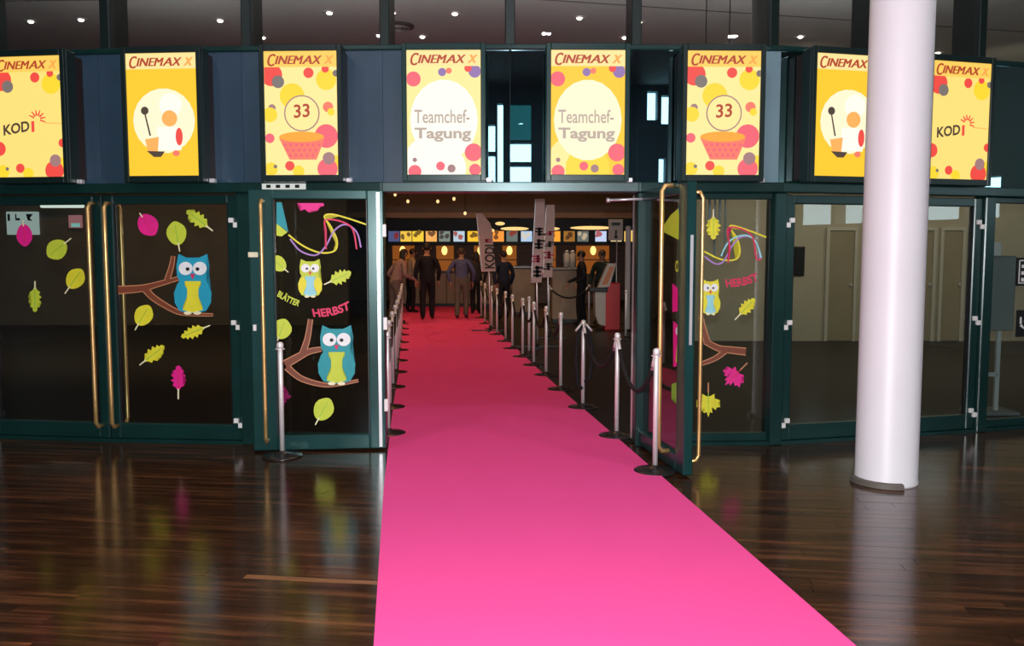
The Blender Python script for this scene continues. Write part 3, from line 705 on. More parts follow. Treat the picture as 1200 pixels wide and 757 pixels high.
# ------------------------------------------------------------ column
cb = flo(1041.5, 566); Rr = .205
t = empty('round_column', (cb.x, cb.y+.05, 0), label='thick round white column standing in front of the right doors', cat='column')
m = MB(); m.lathe([(Rr+.004, 0), (Rr+.004, .015), (Rr, .02)] + [(Rr, z) for z in (1.5, 3, 4.5, 6.0)], n=64)
m.build('shaft', mat('white_column_paint', (.74, .73, .76), .42, noise=.02, scale=2), t)
m = MB(); pts = []
for j in range(15):
    a = math.radians(175 + 100*j/14); pts.append(((Rr+.035)*math.cos(a), (Rr+.035)*math.sin(a)))
vs = []
for x, y in pts:
    k = (Rr+.008)/(Rr+.035)
    vs += [(x*k, y*k, .002), (x*1.04, y*1.04, .002), (x, y, .035), (x*k, y*k, .04)]
fs = []
for j in range(14):
    for k in range(4): fs.append((j*4+k, j*4+(k+1) % 4, (j+1)*4+(k+1) % 4, (j+1)*4+k))
fs += [(0, 1, 2, 3), (59, 58, 57, 56)]
m.add(vs, fs)
o = m.build('cable_cover', mat('grey_brown_rubber', (.1, .085, .07), .6)); o.location = (cb.x, cb.y+.05, 0)
tag(o, 'grey curved cable cover hugging the foot of the white column', 'cable cover')

# ------------------------------------------------------------ barrier posts and ropes
def stanchion():
    t = empty('barrier_post', (0, 0, 0))
    MB().lathe([(.155, 0), (.158, .006), (.15, .014), (.09, .022), (.03, .035), (.022, .05)], n=28).build('base', basem, t)
    MB().lathe([(.019, .03), (.019, .86), (.017, .862)], n=14).build('pole', chrome, t)
    MB().lathe([(.024, .855), (.027, .87), (.027, .885), (.02, .9), (.004, .906)], n=16).build('cap', chrome, t)
    m = MB(); m.tube([(.035*math.cos(a), .035*math.sin(a), .85) for a in [2*PI*k/12 for k in range(12)]], .004, 6, closed=True); m.build('rope_ring', chrome, t)
    return t
st = stanchion(); first = [True]
def post(p, label, group, z=.012):
    o = st if first[0] else dup(st)
    first[0] = False; o.location = (p.x, p.y, z); return tag(o, label, 'barrier post', group)
GR, GLf = 'chrome barrier posts along the right carpet edge', 'chrome barrier posts along the left carpet edge'
rp = [(767.5, 553), (722.5, 511.7), (683, 478), (657, 457), (640, 440), (625.5, 428.5), (612.5, 418.5), (600.5, 409), (592.5, 400.5), (582.5, 392.5), (576.5, 385.8), (568.5, 379.8), (564, 373)]
rl = ['chrome barrier post nearest the open right door', 'second chrome barrier post from the open right door, a rope on each side', 'chrome barrier post with a black rope hanging down it',
      'chrome barrier post just beyond the one with the hanging rope']
words = ['fifth', 'sixth', 'seventh', 'eighth', 'ninth', 'tenth', 'eleventh', 'twelfth', 'thirteenth']
RP = [flo(*p) for p in rp]
for i, p in enumerate(RP): post(p, rl[i] if i < 4 else f'{words[i-4]} chrome barrier post from the open right door', GR, .004 if i else .004)
post(flo(331, 535), 'chrome barrier post in front of the open left door', 'chrome barrier posts along the left carpet edge', 0)
lp = [(455, 508.6), (457, 478), (460.5, 454.5), (464, 437), (466, 423.5), (468, 411), (469.5, 402), (470.5, 393), (471, 386), (471.5, 380)]
ol = ['first', 'second', 'third', 'fourth', 'fifth', 'sixth', 'seventh', 'eighth', 'ninth', 'tenth']
LP = [flo(*p) for p in lp]
for i, p in enumerate(LP): post(p, f'{ol[i]} chrome barrier post along the left carpet edge, counted from the open left door', GLf, .004)
def rope(A, B, sag, label, group, za=.85, zb=.85, hooks=True):
    t = empty('barrier_rope', (A.x, A.y, 0), label=label, cat='rope', group=group)
    a = Vector((0, 0, za)); b = Vector((B.x-A.x, B.y-A.y, zb)); d = (b-a); d.z = 0; d.normalize()
    a += d*.03; b -= d*.03; pts = []; n = 20
    for j in range(n+1):
        u = j/n; p = a.lerp(b, u); p.z -= sag*(1-(2*u-1)**2)**.85; pts.append(p)
    MB().tube(pts[1:-1], .017, 8).build('cord', rope_m, t)
    if hooks:
        for p, q in ((pts[0], pts[1]), (pts[-1], pts[-2])): MB().tube([p, p.lerp(q, 1.3)], .016, 8).build('end_hook', chrome, t)
    return t
gn = 'black velvet ropes along the right row'
rope(RP[0], RP[1], .34, 'black rope between the two barrier posts nearest the open right door', gn)
rope(RP[1], RP[2], .32, 'black rope between the second and third barrier posts of the right row', gn)
for i in range(2, len(RP)-1):
    if i == 2: continue
    nm = (rl + [w+' barrier post' for w in words])
    w2 = ['first', 'second', 'third', 'fourth'] + words
    rope(RP[i], RP[i+1], .26, f'black rope between the {w2[i]} and {w2[i+1]} barrier posts of the right row', gn)
# rope hung up on the third post
o = empty('barrier_rope', (RP[2].x, RP[2].y, 0), label='folded black rope hanging down the third post of the right row', cat='rope', group=gn)
for k, (dx, zb) in enumerate(((-.05, .2), (.06, .27))):
    MB().tube([(dx*.5, -.03, .86), (dx*1.3, -.035, .7), (dx*1.5, -.035, .5), (dx*1.1, -.035, zb+.05), (dx*.3, -.035, zb)], .02, 8).build('cord', rope_m, o)
for dx in (-.06, 0, .06): MB().tube([(dx*.4, -.04, .87), (dx*1.4, -.05, .8)], .012, 8).build('end_hook', chrome, o)
for i in range(len(LP)-1):
    rope(LP[i], LP[i+1], .28, f'black rope between the {ol[i]} and {ol[i+1]} barrier posts of the left row', 'black velvet ropes along the left row')
sec = [atY(620, 400, 13.6), atY(643, 400, 18.5), atY(690, 400, 18.5), atY(733, 400, 16)]
sec = [Vector((p.x, p.y, 0)) for p in sec]
for p, l in zip(sec, ('chrome barrier post below the tall leaning flag', 'chrome barrier post left of the pale counter rope', 'chrome barrier post right of the pale counter rope', 'chrome barrier post beside the red kiosk')):
    post(p, l, 'chrome barrier posts deeper in the lobby', .004)
rope(sec[1], sec[2], .22, 'black rope slung in front of the pale counter', 'black velvet ropes deeper in the lobby')

# ------------------------------------------------------------ lobby fittings
# ceiling downlights seen through the clerestory
bulb = em('bulb_white', (255, 240, 220), 9)
dl = [(36, 24), (95, 22), (258, 23), (308, 43), (386, 14), (460, 14), (533, 15), (495, 42), (679, 20), (749, 25), (732, 43), (688, 52), (853, 52), (938, 42), (1099, 61), (1135, 69), (1143, 90), (829, 66), (717, 58)]
t0 = empty('ceiling_downlight', (0, 0, ZC))
MB().lathe([(.075, -.012), (.085, -.008), (.085, -.001)], n=18).build('trim_ring', silver, t0)
MB().blob((0, 0, -.016), (.036, .036, .02)).build('lamp', bulb, t0)
tag(t0, cat='ceiling light')
where = ['above the KOD poster, left of its neighbour', 'above the KOD poster', 'right of the first cook poster top', 'just above the left 33 poster', 'right of the left 33 poster', 'next to the round vent, left pair', 'above the pale Tagung poster',
         'just above the pale Tagung poster', 'highest above the yellow Tagung poster', 'beside the mullion right of the yellow Tagung poster', 'nearest the top right of the yellow Tagung poster', 'low, at the top edge of the yellow Tagung poster',
         'above the right 33 poster', 'left of the column', 'touching the column edge', 'right of the column, upper', 'right of the column, lower', 'low left above the right 33 poster', 'lowest above the yellow Tagung poster']
for i, (x, y) in enumerate(dl):
    d = ray(x, y); tt = (ZC-HC)/d.z; o = t0 if i == 0 else dup(t0)
    o.location = (d.x*tt, d.y*tt, ZC); tag(o, 'small recessed ceiling spotlight ' + where[i], 'ceiling light', 'ceiling spotlights in the lobby')
d = ray(465, 30); tt = (ZC-HC)/d.z
o = empty('ceiling_vent', (d.x*tt, d.y*tt, ZC), label='dark round ceiling vent above the pale Tagung poster', cat='vent')
MB().lathe([(.2, -.03), (.23, -.02), (.23, 0)], n=28).build('ring', mat('vent_grey', (.06, .05, .05), .6), o)
for r in (.06, .11, .16): MB().tube([(r*math.cos(2*PI*k/20), r*math.sin(2*PI*k/20), -.035) for k in range(20)], .008, 6, closed=True).build('louvre_ring', mat('vent_light', (.3, .27, .26), .6), o)
# menu screens on the far wall
Ys = 27.0
scr = [(462, (70, 80, 120)), (476, (235, 190, 70)), (490, (240, 200, 60)), (505.5, (240, 170, 90)), (521, (120, 130, 120)), (538, (180, 200, 215)), (554.5, (245, 190, 50)), (567, (250, 170, 60)), (584, (245, 150, 60)), (600, (100, 110, 105)), (617, (170, 195, 225)),
       (633, (210, 170, 90)), (650, (245, 160, 50)), (667, (150, 100, 40)), (683, (100, 105, 100)), (704, (190, 205, 235)), (722, (210, 190, 140)), (738, (245, 200, 90))]
fascia = MB().box(-5.2, 5.2, Ys+.02, 29, 1.84, 2.62).build('menu_fascia', mat('fascia_black', (.01, .01, .01), .5)); tag(fascia, 'black fascia carrying the row of menu screens above the bar', 'fascia')
for i, (px, c) in enumerate(scr):
    p = atY(px, 277, Ys); w = .172; h = .16
    o = empty('menu_screen', (p.x, Ys, p.z-h), label=f'{["bluish","yellow","golden","orange","dark mottled","pale blue","bright yellow","amber","orange red","dark speckled","light blue","tan","deep orange","brown","black and white","wide pale blue","beige","gold"][i]} lit menu screen in the row above the bar, '
              f'{["first","second","third","fourth","fifth","sixth","seventh","eighth","ninth","tenth","eleventh","twelfth","thirteenth","fourteenth","fifteenth","sixteenth","seventeenth","eighteenth"][i]} from the left', cat='screen', group='menu screens above the bar')
    MB().box(-w-.01, w+.01, -.03, .02, -.02, 2*h+.02).build('bezel', dark, o)
    e = em(f'menu_{i}', c, 1.1); k2 = em(f'menu_b{i}', tuple(min(255, int(q*.4+rr)) for q, rr in zip(c, R.choice([(140, 120, 90), (20, 10, 10), (90, 10, 0)]))), 1.1)
    m = MB(); m.box(-w, w, -.036, -.03, 0, 2*h, 0)
    for j in range(3):
        x = R.uniform(-w*.7, w*.5); z = R.uniform(.03, h*1.3); m.plate([(x+R.uniform(.04, .09)*math.cos(q), z+.08+R.uniform(.05, .09)*math.sin(q)) for q in [2*PI*n_/9 for n_ in range(9)]], -.039-.001*j, -.036, 1)
    m.build('display', [e, k2], o)
# glowing back bar niches under the screens
for i, (px, w) in enumerate(((472, .32), (521, .26), (563, .2), (597, .22), (640, .3), (695, .5))):
    p = atY(px, 300, 27.2)
    o = empty('bar_niche', (p.x, 27.2, .9), label=f'amber lit back bar niche, {["first","second","third","fourth","fifth","sixth"][i]} from the left', cat='niche', group='lit niches behind the bar')
    MB().box(-w, w, 0, .4, 0, .92).build('back_panel', em('amber_glow', (200, 110, 36), .42), o)  # amber light on the bar wall, put in as a glowing panel
    MB().blob((0, -.03, .75), (.09, .04, .14)).build('lamp', em('amber_lamp', (255, 200, 110), 2.2), o)
    for z in (.0, .45, .9): MB().box(-w-.02, w+.02, -.12, .02, z, z+.03).build('shelf', brown, o)
    MB().bev(-w-.02, w+.02, -.12, .4, -.8965, 0, .01).build('cabinet', brown, o)
# soffit lamps
for i, (px, py, w) in enumerate(((603, 268, .5), (642, 268, .42), (693, 267, .75), (586, 262, .17), (575, 270, .14))):
    p = atY(px, py, 24.4)
    o = tag(MB().blob((0, 0, 0), (w*.8, .12, .05), n=18).build('soffit_lamp', em('soffit_glow', (255, 205, 130), 1.2)), f'flat glowing soffit lamp over the bar, {["middle","right of the tall flags","widest, left of the notice board","small, upper left","lower left"][i]}', 'lamp', 'soffit lamps over the bar')
    o.location = p
    MB().tube([(0, .1, .03), (0, .1, 2.57-p.z)], .012, 6).build('stem', dark, o)
# small hanging twinkle lamps in front of the soffit
for i, (px, py) in enumerate(((513, 236), (532, 233), (545, 250), (463, 228), (478, 236))):
    p = atY(px, py, 23.8)
    o = empty('pendant_lamp', p, label=f'tiny hanging lamp in front of the brown soffit, {["middle","upper right","lower right, beside the plain wall","leftmost","second from the left"][i]}', cat='lamp', group='tiny lamps before the soffit')
    MB().blob((0, 0, 0), (.04, .04, .05)).build('bulb', em('tiny_bulb', (255, 200, 140), 1.6), o); MB().tube([(0, 0, .04), (0, 0, ZC-p.z)], .006, 6).build('cable', dark, o)
# counters
ctm = mat('beige_counter', (.3, .23, .16), .6, noise=.1, scale=3)
def counter(px0, px1, Y, h, label):
    a = atY(px0, 320, Y); b = atY(px1, 320, Y); o = empty('bar_counter', (a.x, Y, 0), label=label, cat='counter'); w = b.x-a.x
    n = max(1, round(w/.6))
    for j in range(n): MB().bev(w*j/n+.006, w*(j+1)/n-.006, 0, .6, .08, h-.05, .01).build('front_panel', ctm, o)
    MB().box(.02, w-.02, .05, .6, 0, .08).build('plinth', dark, o)
    MB().bev(-.04, w+.04, -.05, .7, h-.05, h, .01).build('counter_top', mat('counter_top_dark', (.08, .06, .05), .25), o); return o
counter(456, 590, 25.7, 1.05, 'long low bar counter across the far end of the lobby')
counter(600, 627, 22.0, 1.25, 'pale ticket counter left of the tall leaning flags')
counter(647, 685, 19.6, 1.25, 'beige counter between the tall flags and the red kiosk')
for i, px in enumerate((664, 671)):
    p = atY(px, 300, 19.9); o = empty('glass_jar', (p.x, 19.9, 1.25), label=['clear jar with white rim on the beige counter, left one', 'clear jar with white rim on the beige counter, right one'][i], cat='jar')
    MB().lathe([(.05, 0), (.07, .02), (.07, .3), (.04, .34)], n=14).build('body', mat('pale_jar', (.6, .55, .5), .2), o); MB().lathe([(.05, .34), (.055, .37), (.01, .4)], n=14).build('lid', silver, o)
o = empty('till_screen', (atY(665, 312, 19.8).x, 19.9, 1.25), label='small dark till screen on the beige counter', cat='till')
MB().bev(-.12, .12, -.02, .02, .1, .35, .01).build('panel', dark, o); MB().box(-.02, .02, -.01, .02, .0, .1).build('foot', dark, o); MB().box(-.05, .05, -.06, .06, 0, .012).build('base', dark, o)
# flags
def flag(px0, py0, px1, py1, Y, wd, glyphs, label, curved):
    a = atY(px0, py0, Y); b = atY(px1, py1, Y); o = empty('beach_flag', (b.x, Y, 0), label=label, cat='flag')
    n = 12; L_, Rg = [], []
    for j in range(n+1):
        u = j/n; c = b.lerp(a, u); w = wd*(1 if u < .8 else (1-(u-.8)*(3.2 if curved else .6)))
        L_.append((c.x-b.x-wd/2, c.z)); Rg.append((c.x-b.x-wd/2+w, c.z))
    pts = L_ + Rg[::-1]
    MB().plate(pts, -.004, .004).build('cloth', mat('flag_cloth', (.5, .36, .34), .8, noise=.08, scale=3), o)
    MB().tube([(wd*.1, .03, .06), (0, .02, b.z)] + [(x-.01, .01, z) for x, z in L_] , .014, 8).build('pole', silver, o)
    m = MB(); m.box(-.35, .35, -.02, .02, .012, .035); m.box(-.02, .02, -.35, .35, .012, .035); m.tube([(wd*.1, .0, .02), (wd*.1, .02, .12)], .03, 8); m.build('foot_cross', dark, o)
    m = MB()
    H = a.z-b.z
    for ch, u0, u1, k in glyphs:
        c0 = b.lerp(a, u0); c1 = b.lerp(a, u1); x = c0.x-b.x
        if ch == '#':
            for q in range(3):
                z = c0.z+(c1.z-c0.z)*(q+.2)/3; dx = R.uniform(-.06, .02); m.box(x+dx-.04, x+dx+.09, -.007, -.004, z, z+(c1.z-c0.z)*.2, k)
            m.box(x-.02, x+.03, -.007, -.004, c0.z, c1.z, k)
        else:   # letters read up the flag
            put_text(m, ch, lambda u, v: (x+.1-.2*v+.02, c0.z+(c1.z-c0.z)*u), -.006, k, .03)
    m.build('print', [mat('flag_black', (.02, .02, .02), .7), mat('flag_red', (.45, .03, .08), .7)], o); return o
flag(567, 250, 573, 318, 17.5, .27, [('KODI', .05, .46, 0), ('#', .5, .56, 1)], 'rosy beach flag with black KODI lettering right of the walking men', True)
flag(634, 233, 629, 331, 14.5, .16, [('#', .06, .2, 0), ('#', .24, .33, 1), ('#', .4, .52, 0), ('#', .56, .66, 0)], 'taller pale leaning flag with black and red marks', False)
flag(646, 240, 642, 325, 16.0, .16, [('#', .1, .2, 0), ('#', .26, .36, 1), ('#', .42, .5, 0), ('#', .58, .64, 1)], 'shorter pale leaning flag behind the taller one', False)
# notice board on a pole, white upright, kiosk
p = flo(722, 380.5); o = empty('notice_stand', (p.x, p.y, .0035), label='white notice board on a thin stand right of the bar screens', cat='notice board'); Yn = p.y
a = atY(713, 282, Yn); b = atY(730, 257.5, Yn)
MB().bev(a.x-p.x, b.x-p.x, -.02, .02, a.z, b.z, .005).build('board', mat('notice_white', (.55, .5, .45), .6), o)
m = MB(); ww = b.x-a.x; hh = b.z-a.z
m.box(a.x-p.x+ww*.2, a.x-p.x+ww*.8, -.024, -.02, a.z+hh*.72, a.z+hh*.86); m.box(a.x-p.x+ww*.44, a.x-p.x+ww*.58, -.024, -.02, a.z+hh*.12, a.z+hh*.5); m.box(a.x-p.x+ww*.38, a.x-p.x+ww*.64, -.024, -.02, a.z+hh*.12, a.z+hh*.2)
m.build('print', dark, o); MB().tube([(0, .03, .01), (0, .03, a.z+.1)], .014, 8).build('pole', silver, o); MB().lathe([(.17, 0), (.17, .01), (.02, .03)], n=18).build('base', dark, o)
p = flo(732, 386); o = empty('white_banner_pole', (p.x, p.y-.4, .0035), label='slim white upright banner beside the right door edge', cat='banner')
t_ = atY(735, 265, p.y-.4)
MB().bev(-.055, .055, -.03, .03, 0.03, t_.z, .02).build('sleeve', mat('banner_white', (.6, .56, .52), .6), o); MB().lathe([(.12, 0), (.12, .012), (.03, .03)], n=18).build('base', dark, o)
p = flo(711, 387); Yk = p.y; k = 1/F*Yk
o = empty('ticket_kiosk', (p.x, Yk, .0035), label='red and white ticket kiosk with a slanted screen', cat='kiosk')
X_ = lambda px: atY(px, 340, Yk).x-p.x; Zk = lambda py: atY(711, py, Yk).z
MB().bev(X_(709), X_(727), 0, .5, 0, Zk(332), .012).build('side_body', mat('kiosk_red', (.62, .015, .02), .4), o)
m = MB(); m.plate([(X_(697), Zk(342)), (X_(709.5), Zk(342)), (X_(709.5), Zk(382)), (X_(702), Zk(380)), (X_(698), Zk(370))], -.05, .42); m.build('front_body', mat('kiosk_white', (.5, .46, .42), .5), o)
m = MB(); m.plate([(X_(700), Zk(338)), (X_(712), Zk(309)), (X_(722), Zk(309)), (X_(714), Zk(336))], -.04, .2); m.build('screen_housing', mat('kiosk_white', (.5, .46, .42), .5), o)
m = MB(); m.plate([(X_(705), Zk(334)), (X_(713.5), Zk(313)), (X_(719), Zk(313)), (X_(712), Zk(333))], -.046, -.04); m.build('screen', em('kiosk_screen', (140, 80, 50), .6), o)
MB().bev(X_(690), X_(712), -.1, .3, Zk(342), Zk(337), .01).build('shelf', dark, o)
# left lobby: strip lamp and framed wall notice
a = atY(48, 243.5, 18.6); b = atY(98, 238.5, 18.6)
o = empty('strip_lamp', (a.x, 18.6, a.z), label='long white strip lamp seen through the top of the leftmost door', cat='lamp')
MB().bev(0, b.x-a.x, -.05, .05, 0, b.z-a.z, .02).build('tube', em('strip_white', (225, 230, 220), 1.3), o); MB().box(0, b.x-a.x, -.06, .06, b.z-a.z, b.z-a.z+.03).build('housing', dark, o)
m = MB(); m.tube([(.1, 0, .1), (.1, 0, ZC-a.z)], .008, 6); m.tube([(b.x-a.x-.1, 0, .1), (b.x-a.x-.1, 0, ZC-a.z)], .008, 6); m.build('cables', dark, o)
a = atY(8, 275, 18.9); b = atY(43, 248, 18.9)
o = empty('wall_notice', (a.x, 18.9, a.z), label='white lit wall notice with black marks behind the leftmost door', cat='sign'); ww = b.x-a.x; hh = b.z-a.z
MB().bev(0, ww, 0, .1, 0, hh, .01).build('board', em('notice_lit', (190, 205, 200), .7), o)
m = MB(); m.box(ww*.05, ww*.13, -.004, 0, hh*.6, hh*.9); m.box(ww*.3, ww*.45, -.004, 0, hh*.62, hh*.72); m.box(ww*.3, ww*.34, -.004, 0, hh*.62, hh*.9); m.plate([(ww*.65, hh*.9), (ww*.88, hh*.9), (ww*.7, hh*.62), (ww*.85, hh*.6)], -.004, 0); m.build('print', dark, o)
a = atY(79, 267, 18.8); b = atY(94, 252, 18.8)
o = empty('wall_notice', (a.x, 18.85, a.z), label='small pink and white wall notice beside the long strip lamp', cat='sign')
MB().bev(0, b.x-a.x, 0, .05, 0, b.z-a.z, .01).build('board', em('notice_pink', (190, 120, 125), .7), o); MB().box(.06, b.x-a.x-.04, -.004, 0, 0.02, .1).build('print', em('notice_teal', (150, 215, 205), .8), o)
# flipchart behind the far right pane
p = flo(1172, 492); Yf = max(p.y, 8.5); p = Vector((atY(1172, 400, Yf).x, Yf, 0))
o = empty('flipchart', (p.x, p.y, .0035), label='grey flipchart on a white leg frame behind the far right pane', cat='flipchart')
g = lambda px, py: (atY(px, py, Yf).x-p.x, atY(px, py, Yf).z)
x0, z0 = g(1153, 388); x1, z1 = g(1192, 300)
MB().bev(x0, x1, 0, .03, z0, z1, .008).build('board', mat('flip_grey', (.22, .25, .24), .5), o)
a0 = g(1178, 300)[0]
MB().bev(a0-.02, a0+.02, .03, .07, .02, z1, .005).build('leg', mat('flip_white', (.55, .58, .56), .5), o)
MB().bev(x0, a0, .03, .06, g(0, 440)[1]-.02, g(0, 440)[1]+.02, .004).build('cross_bar', mat('flip_white', (.55, .58, .56), .5), o)
MB().bev(x0-.05, x1+.05, -.1, .25, 0, .03, .005).build('foot', mat('flip_foot', (.2, .22, .22), .5), o)
x2, z2 = g(1160, 298); x3, z3 = g(1173, 284)
MB().bev(x2, x3, -.02, .05, z1, z3, .005).build('paper_clip_box', whitep, o)
for px0, px1 in ((968, 1000), (1062, 1092), (1100, 1126)):
    dn += 1; a = atY(px0, 398, 15.6); b = atY(px1, 300, 15.6); d = empty(f'door_{dn}', (a.x, 15.6, 0.0035), kind='structure'); w_ = b.x-a.x
    MB().bev(0, w_, -.04, 0, 0, 1.98, .01).build('panel', mat('ochre_door', (.3, .24, .15), .55, noise=.08, scale=2), d)
    for q in (-.06, w_): MB().box(q, q+.06, -.06, 0, 0, 2.04).build('jamb', mat('pale_jamb', (.5, .45, .36), .6), d)
    MB().box(0, w_, -.06, 0, 1.98, 2.04).build('lintel', mat('pale_jamb', (.5, .45, .36), .6), d); MB().box(w_*.84, w_*.92, -.09, -.04, 1.0, 1.04).build('handle', silver, d)
a = atY(932, 322, 15.5); b = atY(944, 290, 15.5); o = empty('wall_board', (a.x, 15.6, a.z), label='dark square board on the beige wall behind the left half of the right doors', cat='board')
MB().bev(0, b.x-a.x, -.06, 0, 0, b.z-a.z, .01).build('panel', dark, o); MB().box(-.02, b.x-a.x+.02, -.02, 0, -.02, b.z-a.z+.02).build('frame', mat('frame_brown', (.06, .04, .03), .5), o)
# two black notices on the far right pane
for (py0, py1, lab) in ((302, 335, 'black framed white notice at the far right edge, upper one'), (363, 395, 'black notice with white marks at the far right edge, lower one')):
    fr = FA[10]; xa, za = fr.px(1191, py1, -.02); xb, zb = fr.px(1212, py0, -.02)
    s = efr('pane_notice', fr.sub(xa, -.02, za), label=lab, cat='notice'); ww = xb-xa; hh = zb-za
    MB().box(0, ww, 0, .012, 0, hh).build('board', dark, s); m = MB()
    if py0 == 302:
        m.box(.02, .03, -.003, 0, .02, hh-.02); m.box(.02, ww-.02, -.003, 0, hh-.03, hh-.02); m.box(.02, ww-.02, -.003, 0, .02, .03)
        for j in range(3): m.box(.05, .1, -.003, 0, .04+j*.06, .07+j*.06)
    else: m.plate([(.03, .1), (.09, .16), (.05, .12), (.1, .06)], -.003, 0); m.box(.03, .05, -.003, 0, .12, .18)
    m.build('print', whitep, s)
# pale hanging cloth strips in the lobby behind the fixed right pane
o = empty('hanging_strips', (0, 0, 0), label='pale hanging cloth strips behind the top of the fixed right pane', cat='banner')
for j, px in enumerate((824, 830, 836, 842, 848)):
    a = atY(px, 300 if j in (2, 4) else 262, 10.5); b = atY(px+3, 231, 10.5)
    MB().bev(a.x, b.x, 10.49, 10.51, a.z, b.z, .003).build('strip', mat('strip_cloth', (.4, .48, .5), .8), o)
a = atY(822, 232, 10.5); b = atY(853, 232, 10.5); MB().tube([a, b], .012, 8).build('rail', silver, o)
m = MB(); m.tube([(a.x+.02, 10.5, a.z), (a.x+.02, 10.5, ZC)], .006, 6); m.tube([(b.x-.02, 10.5, a.z), (b.x-.02, 10.5, ZC)], .006, 6); m.build('cables', dark, o)

# ------------------------------------------------------------ people
def person(loc, H, facing, cols, hairc, label, stride=.12, arms=((.05, .0), (.05, .0)), lean=0.0, swing=.1, longhair=False):
    """facing: 0 = looking along +Y (away from the camera)"""
    k = H/1.75; V = {}; E = []; RAD = {}; seg = {}
    def j(n, x, y, z, r, par=None, sg=None):
        y += lean*max(0, z-.95)
        V[n] = Vector((x*k, y*k, z*k)); RAD[n] = r*k
        if par: E.append((par, n)); seg[(par, n)] = sg
    j('pelvis', 0, 0, .97, .15); j('waist', 0, 0, 1.12, .145, 'pelvis', 'top'); j('chest', 0, 0, 1.3, .165, 'waist', 'top'); j('collar', 0, 0, 1.43, .09, 'chest', 'top')
    j('neck', 0, 0, 1.51, .052, 'collar', 'skin'); j('headlow', 0, .015, 1.57, .075, 'neck', 'skin'); j('headmid', 0, .02, 1.65, .088, 'headlow', 'skin'); j('headtop', 0, .01, 1.715, .06, 'headmid', 'skin')
    for s, nm in ((-1, 'l'), (1, 'r')):
        out, fwd = arms[0 if s < 0 else 1]; sw = swing*s
        j('sh'+nm, s*.18, 0, 1.41, .072, 'collar', 'top'); j('el'+nm, s*(.235+out), -.03+sw*.4, 1.14, .055, 'sh'+nm, 'top')
        j('wr'+nm, s*(.235+out*.3), .03+sw+fwd, .9+fwd*.5, .038, 'el'+nm, 'top'); w = V['wr'+nm]/k
        j('pa'+nm, w.x, w.y-lean*0+.01, w.z-.07, .028, 'wr'+nm, 'skin')
        for q, (dx, dl) in enumerate(((-.026, .065), (-.009, .08), (.009, .076), (.025, .06))):
            j(f'f{q}a{nm}', w.x+s*.004, w.y+dx+.01, w.z-.1, .0095, 'pa'+nm, 'skin'); j(f'f{q}b{nm}', w.x-s*.004, w.y+dx+.02, w.z-.1-dl*.6, .0085, f'f{q}a{nm}', 'skin'); j(f'f{q}c{nm}', w.x-s*.016, w.y+dx+.028, w.z-.1-dl, .0075, f'f{q}b{nm}', 'skin')
        j('tha'+nm, w.x-s*.01, w.y+.045, w.z-.06, .011, 'pa'+nm, 'skin'); j('thb'+nm, w.x-s*.018, w.y+.062, w.z-.1, .009, 'tha'+nm, 'skin')
        st_ = stride*s
        j('hip'+nm, s*.09, 0, .9, .115, 'pelvis', 'leg'); j('kn'+nm, s*.105, st_*.55+.03, .5, .08, 'hip'+nm, 'leg'); j('an'+nm, s*.1, st_-.02, .085, .066, 'kn'+nm, 'leg')
        j('fo'+nm, s*.105, st_+.05, .045, .042, 'an'+nm, 'shoe'); j('to'+nm, s*.115, st_+.16, .035, .034, 'fo'+nm, 'shoe')
    names = list(V); me = bpy.data.meshes.new('p'); me.from_pydata([V[n] for n in names], [(names.index(a), names.index(b)) for a, b in E], [])
    o = bpy.data.objects.new('p', me); COL.objects.link(o); md = o.modifiers.new('s', 'SKIN')
    if not me.skin_vertices: bpy.context.view_layer.objects.active = o
    for i, n in enumerate(names):
        sv = me.skin_vertices[0].data[i]; r = RAD[n]; sv.radius = (r, r); sv.use_root = (n == 'pelvis')
        if n in ('waist', 'chest', 'pelvis'): sv.radius = (r*1.15, r*.85)
    ss = o.modifiers.new('u', 'SUBSURF'); ss.levels = 1; ss.render_levels = 1
    dg = bpy.context.evaluated_depsgraph_get(); ev = o.evaluated_get(dg); m2 = bpy.data.meshes.new_from_object(ev)
    bpy.data.objects.remove(o)
    order = ['top', 'leg', 'skin', 'shoe']; 
    for q in order: m2.materials.append(cols[q])
    S_ = [(V[a], V[b], order.index(seg[(a, b)])) for a, b in E]
    for p in m2.polygons:
        c = p.center; best = None
        for a, b, q in S_:
            d = b-a; u = max(0, min(1, (c-a).dot(d)/d.length_squared)); ds = (a+d*u-c).length
            if best is None or ds < best[0]: best = (ds, q)
        p.material_index = best[1]; p.use_smooth = True
    root = empty('person', loc, facing, label=label, cat='person')
    b = bpy.data.objects.new('body', m2); COL.objects.link(b); b.parent = root
    hy = lean*(.7)*k + .02*k; hz = 1.655*k
    m = MB()
    m.blob((0, hy-.012*k, hz+.018*k), (.087*k, .1*k, .095*k), n=16, k=10)
    if longhair: m.blob((0, hy-.06*k, hz-.09*k), (.085*k, .06*k, .16*k))
    m.build('hair', hairc, root)
    m = MB(); m.blob((0, hy+.1*k, hz-.02*k), (.014*k, .02*k, .022*k)); 
    for s in (-1, 1): m.blob((s*.09*k, hy, hz-.015*k), (.012*k, .02*k, .03*k))
    m.build('nose_and_ears', cols['skin'], root)
    m = MB()
    for s in (-1, 1): m.blob((s*.032*k, hy+.088*k, hz+.0*k), (.012*k, .008*k, .008*k))
    m.blob((0, hy+.088*k, hz-.065*k), (.022*k, .008*k, .006*k)); m.build('eyes_and_mouth', mat('face_dark', (.08, .03, .03), .6), root)
    return root
def cl_(n, c, r=.85): return mat(n, c, r, noise=.12, scale=14)
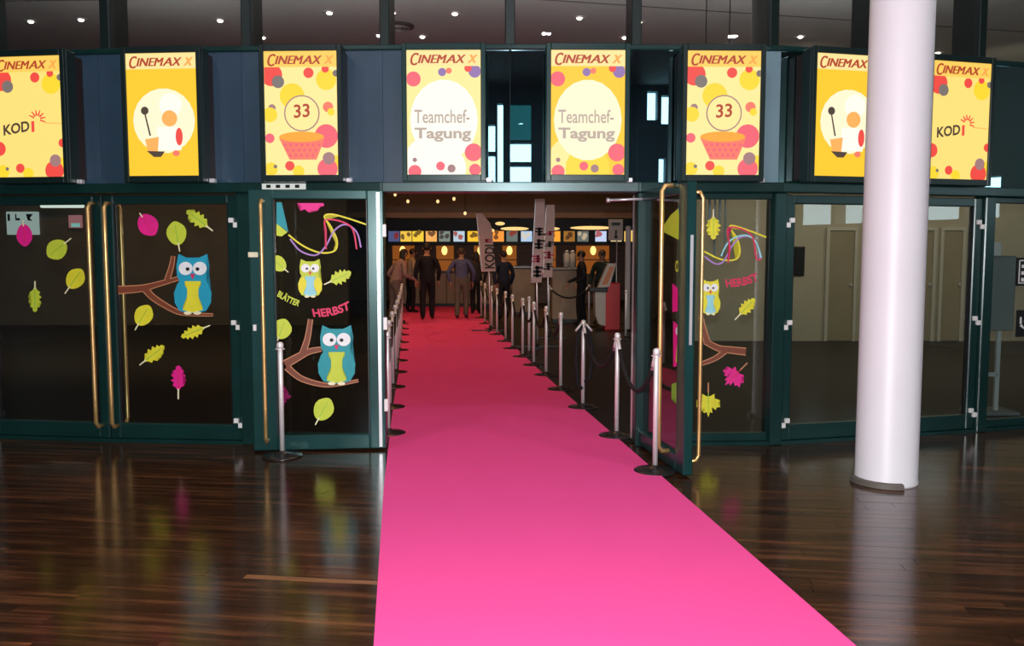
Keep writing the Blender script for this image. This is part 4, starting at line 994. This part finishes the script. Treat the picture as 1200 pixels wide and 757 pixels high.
skin = mat('skin', (.42, .22, .14), .55); shoe = mat('shoe_black', (.012, .011, .011), .4); hb = mat('hair_dark', (.02, .013, .01), .6, noise=.3, scale=30)
hgr = mat('hair_brown', (.07, .045, .03), .6, noise=.3, scale=30)
def C(t, l): return {'top': t, 'leg': l, 'skin': skin, 'shoe': shoe}
navy = cl_('cloth_black_suit', (.006, .006, .01)); bl = cl_('cloth_blue_shirt', (.09, .1, .22)); gr = cl_('cloth_grey_trousers', (.13, .115, .09))
person(flo(501, 375)+Vector((0, 0, .014)), 1.78, 0.05, C(navy, navy), hb, 'man in a dark suit walking away down the carpet', .13, arms=((.03, 0), (.05, 0)))
person(flo(541, 374)+Vector((0, 0, .014)), 1.68, -.05, C(bl, gr), hgr, 'man in a blue shirt and grey trousers walking away down the carpet', .1, arms=((.1, .02), (.09, .02)))
person(Vector((atY(463, 350, 19.6).x, 19.6, .004)), 1.66, -.9, C(cl_('cloth_rose', (.32, .2, .19)), cl_('cloth_taupe', (.16, .11, .1))), hb, 'woman in a pale rose top leaning forward at the left rope', .05, arms=((.1, .25), (.1, .25)), lean=.35, longhair=True)
person(Vector((atY(481, 350, 23).x, 23, .004)), 1.68, -1.2, C(cl_('cloth_offwhite', (.4, .3, .22)), navy), hb, 'person in an off-white shirt and dark trousers beyond the left rope', .05, lean=.1)
person(Vector((atY(590, 350, 20.5).x, 20.5, .004)), 1.62, .4, C(cl_('cloth_navy', (.01, .015, .04)), navy), hb, 'person in dark navy clothes right of the rosy flag', .05)
person(Vector((atY(682, 350, 19).x, 19.15, .004)), 1.62, 1.5, C(navy, navy), hb, 'person in black left of the red kiosk, turned sideways', .06, arms=((.05, .2), (.05, .2)))
person(Vector((atY(706, 350, 19.4).x, 19.5, .004)), 1.64, 2.6, C(cl_('cloth_green_black', (.012, .03, .02)), navy), hgr, 'person in dark green black behind the red kiosk', .05)
person(Vector((atY(558, 350, 22.5).x, 22.5, .004)), 1.6, .2, C(cl_('cloth_charcoal', (.03, .025, .025)), navy), hb, 'person in charcoal clothes between the blue-shirted man and the rosy flag', .05, longhair=True)
